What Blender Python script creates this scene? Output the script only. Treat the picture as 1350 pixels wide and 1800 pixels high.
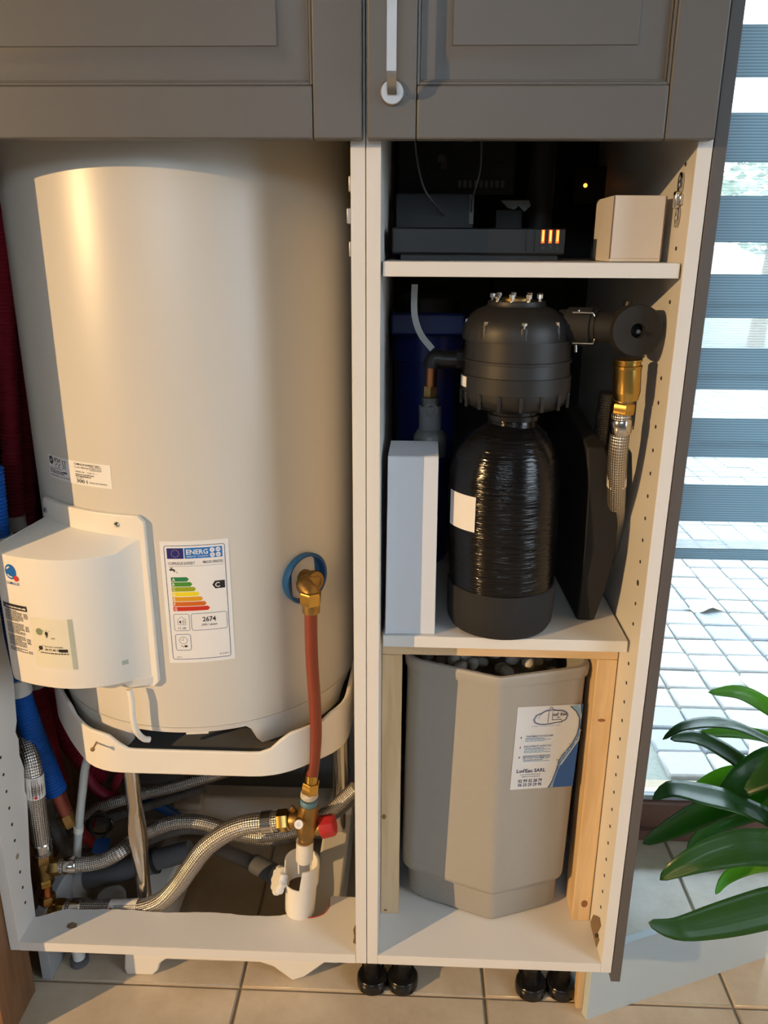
import bpy, bmesh, math, random
from mathutils import Vector, Matrix, Euler

# ------------------------------------------------------------------ clear
for o in list(bpy.data.objects):
    bpy.data.objects.remove(o, do_unlink=True)
scene = bpy.context.scene
COL = scene.collection
R = math.radians
rnd = random.Random(7)

# ------------------------------------------------------------------ camera
CAM = Vector((0.0627, -1.017, 1.2724))
RIGHT = Vector((0.9992, 0.0400, 0.0057))
UP = Vector((-0.0179, 0.3133, 0.9495))
FWD = Vector((-0.0362, 0.9488, -0.3137))
FPX = 1404.2
cam_data = bpy.data.cameras.new('camera')
cam_data.sensor_fit = 'VERTICAL'
cam_data.sensor_height = 24.0
cam_data.sensor_width = 18.0
cam_data.lens = FPX / 1800 * 24.0
cam_data.clip_start = 0.02
cam_data.clip_end = 200
cam = bpy.data.objects.new('camera', cam_data)
mw = Matrix((( RIGHT.x, UP.x, -FWD.x, CAM.x),
             ( RIGHT.y, UP.y, -FWD.y, CAM.y),
             ( RIGHT.z, UP.z, -FWD.z, CAM.z),
             (0, 0, 0, 1)))
cam.matrix_world = mw
COL.objects.link(cam)
scene.camera = cam

# ------------------------------------------------------------------ world (daylight; the warm key light is the ceiling lamp built with the room)
world = bpy.data.worlds.new('sky'); scene.world = world
world.use_nodes = True
wn = world.node_tree.nodes; wl = world.node_tree.links
wn.clear()
w_out = wn.new('ShaderNodeOutputWorld')
w_bg = wn.new('ShaderNodeBackground')
w_bg.inputs['Color'].default_value = (0.76, 0.88, 1.0, 1)
w_bg.inputs['Strength'].default_value = 8.0
wl.new(w_bg.outputs[0], w_out.inputs[0])

LAMP_POWER = 1680.0          # warm bulb in the ceiling lamp (built with the room)
LAMP_COLOR = (1.0, 0.64, 0.29)

# ------------------------------------------------------------------ exposure
vs = scene.view_settings
vs.view_transform = 'Standard'
vs.look = 'None'
vs.gamma = 1.0
vs.use_curve_mapping = False
vs.exposure = 0.0

# ------------------------------------------------------------------ helpers
def U(x, y, Y):
    """point at depth Y seen at photo position (x, y)"""
    d = RIGHT * ((x - 675) / FPX) + UP * ((900 - y) / FPX) + FWD
    return CAM + d * ((Y - CAM.y) / d.y)

def link(o, parent=None):
    COL.objects.link(o)
    if parent is not None:
        o.parent = parent
    return o

def tag(o, label=None, cat=None, group=None, kind=None):
    if label: o['label'] = label
    if cat: o['category'] = cat
    if group: o['group'] = group
    if kind: o['kind'] = kind
    return o

def empty(name, label=None, cat=None, group=None, loc=(0, 0, 0), kind=None):
    o = bpy.data.objects.new(name, None)
    o.location = loc
    o.empty_display_size = 0.05
    link(o)
    return tag(o, label, cat, group, kind)

def frame_of(t):
    t = t.normalized()
    a = Vector((0, 0, 1)) if abs(t.z) < 0.9 else Vector((1, 0, 0))
    u = t.cross(a).normalized()
    return u, t.cross(u).normalized()

def smooth_path(pts, n=8):
    """Catmull-Rom through the points"""
    pts = [Vector(p) for p in pts]
    if len(pts) < 3:
        return [pts[0].lerp(pts[-1], i / n) for i in range(n + 1)]
    P = [pts[0] * 2 - pts[1]] + pts + [pts[-1] * 2 - pts[-2]]
    out = []
    for i in range(1, len(P) - 2):
        a, b, c, d = P[i - 1], P[i], P[i + 1], P[i + 2]
        for k in range(n):
            t = k / n
            out.append(0.5 * ((2 * b) + (c - a) * t + (2 * a - 5 * b + 4 * c - d) * t * t + (3 * b - a - 3 * c + d) * t ** 3))
    out.append(pts[-1])
    return out

def resample(pts, step):
    out = [pts[0]]; acc = 0
    for a, b in zip(pts, pts[1:]):
        L = (b - a).length
        pos = step - acc
        while pos < L:
            out.append(a.lerp(b, pos / L)); pos += step
        acc = L - (pos - step)
    out.append(pts[-1])
    return out

class MB:
    """collects shapes; build() links them as one mesh object"""
    def __init__(s):
        s.v = []; s.f = []; s.uv = {}; s.sm = []
    def add(s, verts, faces, smooth=False, uvs=None):
        b = len(s.v)
        s.v += [Vector(p) for p in verts]
        for i, f in enumerate(faces):
            if uvs: s.uv[len(s.f)] = uvs[i]
            s.f.append([b + k for k in f]); s.sm.append(smooth)
        return s
    def box(s, a, b):
        x0, y0, z0 = a; x1, y1, z1 = b
        return s.add([(x0, y0, z0), (x1, y0, z0), (x1, y1, z0), (x0, y1, z0), (x0, y0, z1), (x1, y0, z1), (x1, y1, z1), (x0, y1, z1)],
                     [(0, 3, 2, 1), (4, 5, 6, 7), (0, 1, 5, 4), (1, 2, 6, 5), (2, 3, 7, 6), (3, 0, 4, 7)])
    def prism(s, poly, z0, z1, smooth=False):
        """poly in XY (counter-clockwise), extruded in Z"""
        n = len(poly)
        v = [(x, y, z0) for x, y in poly] + [(x, y, z1) for x, y in poly]
        f = [list(range(n - 1, -1, -1)), list(range(n, 2 * n))]
        s.add(v, f)
        b = len(s.v) - 2 * n
        for i in range(n):
            j = (i + 1) % n
            s.f.append([b + i, b + j, b + n + j, b + n + i]); s.sm.append(smooth)
        return s
    def extrude(s, pts, vec, smooth=False):
        """closed 3D outline extruded along vec"""
        n = len(pts); vec = Vector(vec); pts = [Vector(p) for p in pts]
        b = len(s.v)
        s.v += pts + [p + vec for p in pts]
        s.f.append([b + i for i in range(n - 1, -1, -1)]); s.sm.append(False)
        s.f.append([b + n + i for i in range(n)]); s.sm.append(False)
        for i in range(n):
            j = (i + 1) % n
            s.f.append([b + i, b + j, b + n + j, b + n + i]); s.sm.append(smooth)
        return s
    def tube(s, pts, r, n=14, cap=True, smooth=True, vscale=1.0):
        pts = [Vector(p) for p in pts]
        m = len(pts)
        rs = r if isinstance(r, (list, tuple)) else [r] * m
        u, w = frame_of(pts[1] - pts[0])
        rings = []; L = 0; Ls = []
        b = len(s.v)
        for i, p in enumerate(pts):
            t = (pts[min(i + 1, m - 1)] - pts[max(i - 1, 0)]).normalized()
            u = (u - t * u.dot(t)).normalized(); w = t.cross(u).normalized()
            if i: L += (p - pts[i - 1]).length
            Ls.append(L)
            for k in range(n):
                a = 2 * math.pi * k / n
                s.v.append(p + (u * math.cos(a) + w * math.sin(a)) * rs[i])
        for i in range(m - 1):
            for k in range(n):
                k2 = (k + 1) % n
                s.uv[len(s.f)] = [(k / n, Ls[i]), ((k + 1) / n, Ls[i]), ((k + 1) / n, Ls[i + 1]), (k / n, Ls[i + 1])]
                s.f.append([b + i * n + k, b + i * n + k2, b + (i + 1) * n + k2, b + (i + 1) * n + k]); s.sm.append(smooth)
        if cap:
            s.f.append([b + k for k in range(n - 1, -1, -1)]); s.sm.append(False)
            s.f.append([b + (m - 1) * n + k for k in range(n)]); s.sm.append(False)
        return s
    def cyl(s, p0, p1, r0, r1=None, n=24, cap=True, smooth=True):
        return s.tube([p0, p1], [r0, r0 if r1 is None else r1], n, cap, smooth)
    def lathe(s, origin, prof, axis=(0, 0, 1), n=32, smooth=True, closed=False, cap=True):
        """prof: list of (radius, height along axis)"""
        o = Vector(origin); ax = Vector(axis).normalized(); u, w = frame_of(ax)
        b = len(s.v); m = len(prof)
        for r, h in prof:
            for k in range(n):
                a = 2 * math.pi * k / n
                s.v.append(o + ax * h + (u * math.cos(a) + w * math.sin(a)) * r)
        rngs = range(m if closed else m - 1)
        for i in rngs:
            i2 = (i + 1) % m
            for k in range(n):
                k2 = (k + 1) % n
                s.f.append([b + i * n + k, b + i * n + k2, b + i2 * n + k2, b + i2 * n + k]); s.sm.append(smooth)
        if not closed and cap:
            s.f.append([b + k for k in range(n - 1, -1, -1)]); s.sm.append(False)
            s.f.append([b + (m - 1) * n + k for k in range(n)]); s.sm.append(False)
        return s
    def hexnut(s, p0, p1, r):
        s.tube([Vector(p0), Vector(p0).lerp(Vector(p1), .12), Vector(p0).lerp(Vector(p1), .88), p1], [r * .92, r, r, r * .92], 6, True, False)
        return s
    def ball(s, c, r, n=16, m=10, sc=(1, 1, 1)):
        c = Vector(c); b = len(s.v)
        for i in range(1, m):
            th = math.pi * i / m
            for k in range(n):
                a = 2 * math.pi * k / n
                s.v.append(c + Vector((math.sin(th) * math.cos(a) * r * sc[0], math.sin(th) * math.sin(a) * r * sc[1], math.cos(th) * r * sc[2])))
        t = len(s.v); s.v.append(c + Vector((0, 0, r * sc[2]))); s.v.append(c - Vector((0, 0, r * sc[2])))
        for i in range(m - 2):
            for k in range(n):
                k2 = (k + 1) % n
                s.f.append([b + i * n + k, b + (i + 1) * n + k, b + (i + 1) * n + k2, b + i * n + k2]); s.sm.append(True)
        for k in range(n):
            k2 = (k + 1) % n
            s.f.append([t, b + k, b + k2]); s.sm.append(True)
            s.f.append([t + 1, b + (m - 2) * n + k2, b + (m - 2) * n + k]); s.sm.append(True)
        return s
    def mesh(s, name, recalc=True):
        me = bpy.data.meshes.new(name)
        me.from_pydata([tuple(p) for p in s.v], [], s.f)
        me.polygons.foreach_set('use_smooth', s.sm)
        if s.uv:
            ul = me.uv_layers.new(name='UVMap')
            for p in me.polygons:
                q = s.uv.get(p.index)
                if q:
                    for li, c in zip(p.loop_indices, q):
                        ul.data[li].uv = c
        if recalc:
            bm = bmesh.new(); bm.from_mesh(me)
            bmesh.ops.recalc_face_normals(bm, faces=bm.faces)
            bm.to_mesh(me); bm.free()
        me.set_sharp_from_angle(angle=R(38))
        me.update()
        return me
    def build(s, name, m, parent=None, bev=0, seg=2, recalc=True):
        o = bpy.data.objects.new(name, s.mesh(name, recalc))
        if m: o.data.materials.append(m)
        link(o, parent)
        if bev:
            mod = o.modifiers.new('bevel', 'BEVEL'); mod.width = bev; mod.segments = seg
            mod.limit_method = 'ANGLE'; mod.angle_limit = R(35)
        return o

def corrugated(pts, r, pitch=0.0042, depth=0.0016, n=14):
    P = resample(smooth_path(pts, 12), pitch / 4)
    prof = [0, 0.55, 1, 0.55]
    rs = [r - depth + depth * prof[i % 4] for i in range(len(P))]
    return MB().tube(P, rs, n)

# ------------------------------------------------------------------ materials
MATS = {}
def mat(name, col, rough=0.5, metal=0.0, var=0.05, scale=30.0, bump=0.0, bscale=None, spec=0.5, coat=0.0, stretch=(1, 1, 1)):
    if name in MATS: return MATS[name]
    m = bpy.data.materials.new(name); m.use_nodes = True
    nt = m.node_tree; N = nt.nodes; L = nt.links
    b = N['Principled BSDF']
    b.inputs['Roughness'].default_value = rough
    b.inputs['Metallic'].default_value = metal
    b.inputs['Specular IOR Level'].default_value = spec
    if coat: b.inputs['Coat Weight'].default_value = coat; b.inputs['Coat Roughness'].default_value = 0.05
    tc = N.new('ShaderNodeTexCoord'); mp = N.new('ShaderNodeMapping'); mp.inputs['Scale'].default_value = stretch
    L.new(tc.outputs['Object'], mp.inputs['Vector'])
    nz = N.new('ShaderNodeTexNoise'); nz.inputs['Scale'].default_value = scale; nz.inputs['Detail'].default_value = 4
    L.new(mp.outputs[0], nz.inputs['Vector'])
    mx = N.new('ShaderNodeMix'); mx.data_type = 'RGBA'
    mx.inputs['A'].default_value = tuple(c * (1 - var) for c in col) + (1,)
    mx.inputs['B'].default_value = tuple(min(1, c * (1 + var)) for c in col) + (1,)
    L.new(nz.outputs['Fac'], mx.inputs['Factor'])
    L.new(mx.outputs['Result'], b.inputs['Base Color'])
    if bump:
        bz = N.new('ShaderNodeTexNoise'); bz.inputs['Scale'].default_value = bscale or scale * 6; bz.inputs['Detail'].default_value = 3
        L.new(mp.outputs[0], bz.inputs['Vector'])
        bp = N.new('ShaderNodeBump'); bp.inputs['Strength'].default_value = bump; bp.inputs['Distance'].default_value = 0.002
        L.new(bz.outputs['Fac'], bp.inputs['Height']); L.new(bp.outputs[0], b.inputs['Normal'])
    MATS[name] = m
    return m

def wood(name, c1, c2, stretch, rough=0.55):
    m = mat(name, c1, rough, 0, 0, 1)
    nt = m.node_tree; N = nt.nodes; L = nt.links; b = N['Principled BSDF']
    tc = N.new('ShaderNodeTexCoord'); mp = N.new('ShaderNodeMapping'); mp.inputs['Scale'].default_value = stretch
    L.new(tc.outputs['Object'], mp.inputs['Vector'])
    nz = N.new('ShaderNodeTexNoise'); nz.inputs['Scale'].default_value = 6; nz.inputs['Detail'].default_value = 6; nz.inputs['Distortion'].default_value = 0.6
    L.new(mp.outputs[0], nz.inputs['Vector'])
    cr = N.new('ShaderNodeValToRGB')
    cr.color_ramp.elements[0].position = 0.32; cr.color_ramp.elements[0].color = c2 + (1,)
    cr.color_ramp.elements[1].position = 0.62; cr.color_ramp.elements[1].color = c1 + (1,)
    L.new(nz.outputs['Fac'], cr.inputs['Fac']); L.new(cr.outputs['Color'], b.inputs['Base Color'])
    return m

def braid(name, light, dark, n=12, k=125.0, rough=0.32):
    m = bpy.data.materials.new(name); m.use_nodes = True
    nt = m.node_tree; N = nt.nodes; L = nt.links; b = N['Principled BSDF']
    b.inputs['Metallic'].default_value = 0.85; b.inputs['Roughness'].default_value = rough
    uv = N.new('ShaderNodeUVMap'); sp = N.new('ShaderNodeSeparateXYZ'); L.new(uv.outputs[0], sp.inputs[0])
    def mth(op, a, bb=None):
        q = N.new('ShaderNodeMath'); q.operation = op
        for i, x in enumerate((a, bb)):
            if x is None: continue
            if isinstance(x, (int, float)): q.inputs[i].default_value = x
            else: L.new(x, q.inputs[i])
        return q.outputs[0]
    a = mth('MULTIPLY', sp.outputs['X'], n * 2 * math.pi)
    v = mth('MULTIPLY', sp.outputs['Y'], k * 2 * math.pi)
    s1 = mth('SINE', mth('ADD', a, v)); s2 = mth('SINE', mth('SUBTRACT', a, v))
    h = mth('ADD', mth('MULTIPLY', mth('MULTIPLY', s1, s2), 0.5), 0.5)
    mx = N.new('ShaderNodeMix'); mx.data_type = 'RGBA'
    mx.inputs['A'].default_value = dark + (1,); mx.inputs['B'].default_value = light + (1,)
    L.new(h, mx.inputs['Factor']); L.new(mx.outputs['Result'], b.inputs['Base Color'])
    bp = N.new('ShaderNodeBump'); bp.inputs['Strength'].default_value = 0.7; bp.inputs['Distance'].default_value = 0.0015
    L.new(h, bp.inputs['Height']); L.new(bp.outputs[0], b.inputs['Normal'])
    return m

WHITE = mat('white_melamine', (0.68, 0.665, 0.635), 0.45, 0, 0.03, 12, 0.03, 300)
DOORG = mat('grey_lacquer', (0.108, 0.103, 0.098), 0.42, 0, 0.04, 60, 0.05, 900)
COVER = mat('taupe_laminate', (0.095, 0.085, 0.082), 0.40, 0, 0.03, 40)
TANK = mat('tank_enamel', (0.60, 0.575, 0.52), 0.33, 0, 0.02, 6, 0.015, 500)
CAPW = mat('white_plastic', (0.74, 0.71, 0.65), 0.42, 0, 0.02, 20)
PAPER = mat('label_paper', (0.76, 0.76, 0.76), 0.5, 0, 0.02, 60)
INK = mat('black_ink', (0.012, 0.012, 0.014), 0.5, 0, 0.1, 50)
INKB = mat('blue_ink', (0.008, 0.10, 0.40), 0.45, 0, 0.05, 50)
BRASS = mat('brass', (0.55, 0.36, 0.10), 0.28, 1.0, 0.12, 60, 0.03, 500)
BRASSD = mat('aged_brass', (0.36, 0.23, 0.085), 0.45, 1.0, 0.25, 70, 0.15, 300)
COPPER = mat('copper', (0.50, 0.20, 0.09), 0.35, 1.0, 0.2, 60)
STEEL = mat('polished_steel', (0.62, 0.60, 0.57), 0.18, 1.0, 0.06, 50)
STEELB = mat('brushed_steel', (0.42, 0.41, 0.40), 0.42, 1.0, 0.06, 80, 0.05, 900)
BLACKP = mat('black_plastic', (0.012, 0.012, 0.013), 0.42, 0, 0.1, 50, 0.03, 600)
BLACKM = mat('matt_black', (0.0095, 0.0095, 0.0105), 0.75, 0, 0.1, 60, 0.05, 500)
BLACKG = mat('black_leg_plastic', (0.008, 0.008, 0.009), 0.25, 0, 0.1, 40)
BINM = mat('grey_bin_plastic', (0.33, 0.315, 0.285), 0.5, 0, 0.03, 90, 0.12, 700)
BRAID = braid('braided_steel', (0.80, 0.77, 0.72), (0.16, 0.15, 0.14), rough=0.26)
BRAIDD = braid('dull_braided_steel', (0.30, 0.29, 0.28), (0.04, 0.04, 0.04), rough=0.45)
PINE = wood('pine_upright', (0.68, 0.50, 0.30), (0.55, 0.37, 0.19), (9, 9, 0.9))
PINEX = wood('pine_beam', (0.68, 0.50, 0.30), (0.55, 0.37, 0.19), (0.9, 9, 9))
KNOT = mat('pine_knot', (0.24, 0.115, 0.05), 0.6, 0, 0.3, 120)
OAK = wood('brown_wood', (0.21, 0.105, 0.045), (0.15, 0.07, 0.03), (8, 8, 0.8))
BLUEP = mat('blue_corrugated', (0.008, 0.085, 0.36), 0.4, 0, 0.08, 40)
REDP = mat('red_corrugated', (0.24, 0.012, 0.03), 0.45, 0, 0.1, 40)
ORANGE = mat('orange_pex', (0.22, 0.045, 0.024), 0.4, 0, 0.06, 30)
REDCAP = mat('red_cap', (0.42, 0.02, 0.025), 0.4, 0, 0.06, 60)
GREYPVC = mat('grey_pvc', (0.11, 0.115, 0.125), 0.4, 0, 0.1, 30)
WHITEPVC = mat('white_pvc', (0.78, 0.77, 0.74), 0.3, 0, 0.03, 30)
GROUT = mat('grout', (0.30, 0.24, 0.17), 0.85, 0, 0.15, 60)
DARKIN = mat('back_shade', (0.02, 0.023, 0.027), 0.8, 0, 0.2, 10)
WALLM = mat('wall_paint', (0.36, 0.37, 0.38), 0.85, 0, 0.03, 8, 0.05, 120)
CEILM = mat('ceiling_paint', (0.42, 0.43, 0.44), 0.9, 0, 0.02, 8)

def tile_material():
    m = mat('floor_tile', (0.56, 0.47, 0.36), 0.30, 0, 0.0, 1)
    nt = m.node_tree; N = nt.nodes; L = nt.links; b = N['Principled BSDF']
    geo = N.new('ShaderNodeNewGeometry')
    nz = N.new('ShaderNodeTexNoise'); nz.inputs['Scale'].default_value = 9; nz.inputs['Detail'].default_value = 8; nz.inputs['Roughness'].default_value = 0.65
    L.new(geo.outputs['Position'], nz.inputs['Vector'])
    cr = N.new('ShaderNodeValToRGB')
    cr.color_ramp.elements[0].position = 0.3; cr.color_ramp.elements[0].color = (0.46, 0.37, 0.26, 1)
    cr.color_ramp.elements[1].position = 0.7; cr.color_ramp.elements[1].color = (0.62, 0.53, 0.41, 1)
    L.new(nz.outputs['Fac'], cr.inputs['Fac']); L.new(cr.outputs['Color'], b.inputs['Base Color'])
    n2 = N.new('ShaderNodeTexNoise'); n2.inputs['Scale'].default_value = 30; n2.inputs['Detail'].default_value = 5
    L.new(geo.outputs['Position'], n2.inputs['Vector'])
    bp = N.new('ShaderNodeBump'); bp.inputs['Strength'].default_value = 0.07; bp.inputs['Distance'].default_value = 0.002
    L.new(n2.outputs['Fac'], bp.inputs['Height']); L.new(bp.outputs[0], b.inputs['Normal'])
    return m
TILE = tile_material()
TILE.node_tree.nodes['Principled BSDF'].inputs['Roughness'].default_value = 0.17

# ------------------------------------------------------------------ flat print helpers
_txt = {}
def text_geo(s, bold=False):
    key = (s, bold)
    if key in _txt: return _txt[key]
    cu = bpy.data.curves.new('txt', 'FONT'); cu.body = s; cu.size = 1.0; cu.resolution_u = 2
    cu.fill_mode = 'FRONT' if hasattr(cu, 'fill_mode') else cu.fill_mode
    cu.dimensions = '2D'
    if bold: cu.offset = 0.018
    o = bpy.data.objects.new('txt', cu); COL.objects.link(o)
    dg = bpy.context.evaluated_depsgraph_get(); dg.update()
    me = bpy.data.meshes.new_from_object(o.evaluated_get(dg))
    vs_ = [(v.co.x, v.co.y) for v in me.vertices]; fs = [tuple(p.vertices) for p in me.polygons]
    bpy.data.objects.remove(o); bpy.data.curves.remove(cu); bpy.data.meshes.remove(me)
    x0 = min(v[0] for v in vs_); x1 = max(v[0] for v in vs_)
    vs_ = [(v[0] - x0, v[1]) for v in vs_]
    _txt[key] = (vs_, fs, x1 - x0)
    return _txt[key]

class Print:
    """flat artwork in label space (metres), mapped onto a surface by fn(u, v, lift)"""
    def __init__(s, fn): s.fn = fn; s.layers = {}
    def _mb(s, m, lay): return s.layers.setdefault((m.name, lay), (m, lay, MB()))[2]
    def poly(s, pts, m, lay=1):
        """convex outline, cut into narrow upright strips so that it hugs a curved surface"""
        mb = s._mb(m, lay)
        u0 = min(p[0] for p in pts); u1 = max(p[0] for p in pts); n = max(1, int(math.ceil((u1 - u0) / .006)))
        def clip(q, c, keep):
            out = []
            for i in range(len(q)):
                a, b = q[i - 1], q[i]
                ia, ib = (a[0] - c) * keep >= 0, (b[0] - c) * keep >= 0
                if ia != ib:
                    t = (c - a[0]) / (b[0] - a[0]); out.append((c, a[1] + (b[1] - a[1]) * t))
                if ib: out.append(b)
            return out
        for i in range(n):
            q = pts
            if n > 1:
                q = clip(clip(list(pts), u0 + (u1 - u0) * i / n, 1), u0 + (u1 - u0) * (i + 1) / n, -1)
            if len(q) > 2: mb.add([s.fn(u, v, lay) for u, v in q], [list(range(len(q)))])
    def rect(s, u0, v0, u1, v1, m, lay=1, n=1):
        for i in range(n):
            a = u0 + (u1 - u0) * i / n; b = u0 + (u1 - u0) * (i + 1) / n
            s.poly([(a, v0), (b, v0), (b, v1), (a, v1)], m, lay)
    def line(s, a, b, w, m, lay=1):
        (x0, y0), (x1, y1) = a, b
        L = math.hypot(x1 - x0, y1 - y0) or 1e-9
        nx, ny = -(y1 - y0) / L * w / 2, (x1 - x0) / L * w / 2
        s.poly([(x0 + nx, y0 + ny), (x0 - nx, y0 - ny), (x1 - nx, y1 - ny), (x1 + nx, y1 + ny)], m, lay)
    def path(s, pts, w, m, lay=1, close=False):
        q = list(pts) + ([pts[0]] if close else [])
        for a, b in zip(q, q[1:]): s.line(a, b, w, m, lay)
    def rrect(s, u0, v0, u1, v1, r, w, m, lay=1):
        pts = []
        for cx, cy, a0 in ((u1 - r, v1 - r, 0), (u0 + r, v1 - r, 90), (u0 + r, v0 + r, 180), (u1 - r, v0 + r, 270)):
            for k in range(5):
                a = R(a0 + 22.5 * k); pts.append((cx + r * math.cos(a), cy + r * math.sin(a)))
        s.path(pts, w, m, lay, True)
    def disc(s, u, v, r, m, lay=1, n=20, ry=None):
        ry = ry or r
        s.poly([(u + r * math.cos(2 * math.pi * k / n), v + ry * math.sin(2 * math.pi * k / n)) for k in range(n)], m, lay)
    def ring(s, u, v, r, w, m, lay=1, n=24, a0=0, a1=360):
        s.path([(u + r * math.cos(R(a0 + (a1 - a0) * k / n)), v + r * math.sin(R(a0 + (a1 - a0) * k / n))) for k in range(n + 1)], w, m, lay)
    def text(s, t, u, v, h, m, lay=2, width=None, bold=False, align='L', rot=0):
        vs_, fs, w = text_geo(t, bold)
        sx = (width / w) if width else h
        sy = h
        W = w * sx
        off = 0 if align == 'L' else (-W / 2 if align == 'C' else -W)
        c, q = math.cos(R(rot)), math.sin(R(rot))
        pts = []
        for x, y in vs_:
            X, Y = x * sx + off, y * sy
            pts.append(s.fn(u + X * c - Y * q, v + X * q + Y * c, lay))
        s._mb(m, lay).add(pts, [list(f) for f in fs])
    def scribble(s, u0, u1, v, h, m, lay=1, seed=0):
        """a line of tiny print, drawn word by word"""
        r2 = random.Random(seed); x = u0
        while x < u1 - h:
            wd = r2.uniform(1.5, 5) * h * 0.55
            s.rect(x, v, min(x + wd, u1), v + h * r2.uniform(.75, 1), m, lay)
            x += wd + h * 0.45
    def build(s, parent, name='print'):
        for m, lay, mb in s.layers.values():
            o = mb.build(name, m, parent, recalc=False); o['kind'] = 'stuff'

# =================================================================== ROOM
FL = 0.0
floor = tag(MB().box((-5.7, -4.4, -0.06), (2.2, 0.72, -0.004)).build('floor', GROUT), 'beige ceramic tile floor with dark joints', kind='structure')
TX, TY, TS = -0.234, 0.0745, 0.440
tm = MB().box((-TS / 2 + .0025, -TS / 2 + .0025, -0.012), (TS / 2 - .0025, TS / 2 - .0025, 0.0)).mesh('tile')
bm = bmesh.new(); bm.from_mesh(tm)
bmesh.ops.bevel(bm, geom=[e for e in bm.edges if all(v.co.z > -.001 for v in e.verts)], offset=0.0022, segments=2, affect='EDGES')
bm.to_mesh(tm); bm.free(); tm.materials.append(TILE)
for i in range(-13, 6):
    for j in range(-11, 2):
        cx, cy = TX + TS * (i + .5), TY + TS * (j + .5)
        if cx < -5.4 or cx > 2.1 or cy < -4.2 or cy + TS / 2 > 0.70: continue
        o = bpy.data.objects.new('tile', tm); o.location = (cx, cy, 0); link(o, floor)

tag(MB().box((-5.7, -4.4, 2.75), (2.2, 0.72, 2.81)).build('ceiling', CEILM), 'white painted ceiling', kind='structure')
tag(MB().box((-5.7, 0.64, 0), (0.44, 0.72, 2.75)).build('wall_back', WALLM), 'painted wall behind the cabinets', kind='structure')
ww = MB()
ww.box((0.44, 0.49, 0), (0.52, 0.72, 2.5)); ww.box((1.60, 0.49, 0), (2.2, 0.72, 2.5)); ww.box((0.52, 0.49, 2.16), (1.60, 0.72, 2.5))
tag(ww.build('wall_window', WALLM), 'wall around the patio window', kind='structure')
wr = MB()    # right wall with a window opening
RW0, RW1, RWZ0, RWZ1 = -2.1, -0.9, 0.8, 2.4
wr.box((2.1, -4.4, 0), (2.2, RW0, 2.75)); wr.box((2.1, RW1, 0), (2.2, 0.49, 2.75)); wr.box((2.1, RW0, 0), (2.2, RW1, RWZ0)); wr.box((2.1, RW0, RWZ1), (2.2, RW1, 2.75))
tag(wr.build('wall_right', WALLM), 'right wall with a window opening', kind='structure')
tag(MB().box((-5.7, -4.3, 0), (-5.6, 0.64, 2.75)).build('wall_left', WALLM), 'far left wall of the living room', kind='structure')
wf_ = MB()   # wall behind the viewer with a window opening
FW0, FW1, FWZ0, FWZ1 = -1.2, 0.9, 2.0, 2.62
wf_.box((-5.7, -4.4, 0), (FW0, -4.3, 2.75)); wf_.box((FW1, -4.4, 0), (2.1, -4.3, 2.75)); wf_.box((FW0, -4.4, 0), (FW1, -4.3, FWZ0)); wf_.box((FW0, -4.4, FWZ1), (FW1, -4.3, 2.75))
tag(wf_.build('wall_front', WALLM), 'wall behind the viewer with a window opening', kind='structure')

# ------------------------------------------------------------------ ceiling lamp: the warm key light
LP = Vector((-4.9, -3.7, 2.58))
lamp = empty('ceiling_lamp', 'warm spotlight fixed to the living room ceiling', 'lamp', loc=tuple(LP))
def lpart(mb, name, m): return mb.build(name, m, lamp)
LAMPM = mat('lamp_black', (0.03, 0.03, 0.03), 0.4, 0, 0.1, 30)
aim = (Vector((-.25, .05, -.30)) - LP).normalized()
lpart(MB().lathe((0, 0, .165), [(.05, .024), (.05, .012), (.02, 0)], n=24), 'ceiling_rose', LAMPM)
lpart(MB().cyl(-aim * .03, (0, 0, .17), .006), 'stem', LAMPM)
lpart(MB().lathe(-aim * .055, [(.020, 0), (.036, .012), (.040, .030), (.040, .052), (.037, .052), (.036, .035), (.0, .034)], aim, 28, cap=False), 'spot_housing', LAMPM)
bm_ = bpy.data.materials.new('bulb_glow'); bm_.use_nodes = True
bm_.node_tree.nodes['Principled BSDF'].inputs['Emission Color'].default_value = (1, .62, .25, 1); bm_.node_tree.nodes['Principled BSDF'].inputs['Emission Strength'].default_value = 12
lpart(MB().lathe(-aim * .020, [(.030, 0), (.024, .008), (.0, .012)], aim, 24, cap=False), 'bulb', bm_)
lamp_d = bpy.data.lights.new('lamp_light', 'SPOT')
lamp_d.energy = LAMP_POWER; lamp_d.color = LAMP_COLOR; lamp_d.shadow_soft_size = 0.022
lamp_d.spot_size = R(50); lamp_d.spot_blend = 1.0
lamp_l = bpy.data.objects.new('lamp_light', lamp_d); lamp_l.location = aim * .03
lamp_l.rotation_euler = aim.to_track_quat('-Z', 'Y').to_euler(); link(lamp_l, lamp)

# ------------------------------------------------------------------ patio window
FRAME = mat('brown_window_frame', (0.23, 0.105, 0.075), 0.45, 0, 0.08, 30)
GASK = mat('window_gasket', (0.55, 0.58, 0.60), 0.4, 0, 0.03, 30)
def glass_material():
    m = bpy.data.materials.new('window_glass'); m.use_nodes = True
    nt = m.node_tree; N = nt.nodes; L = nt.links; N.clear()
    o = N.new('ShaderNodeOutputMaterial'); mx = N.new('ShaderNodeMixShader'); t = N.new('ShaderNodeBsdfTransparent'); g = N.new('ShaderNodeBsdfGlossy')
    t.inputs['Color'].default_value = (0.93, 0.97, 0.97, 1); g.inputs['Roughness'].default_value = 0.02
    fr = N.new('ShaderNodeFresnel'); fr.inputs['IOR'].default_value = 1.35
    L.new(fr.outputs[0], mx.inputs[0]); L.new(t.outputs[0], mx.inputs[1]); L.new(g.outputs[0], mx.inputs[2]); L.new(mx.outputs[0], o.inputs[0])
    return m
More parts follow.
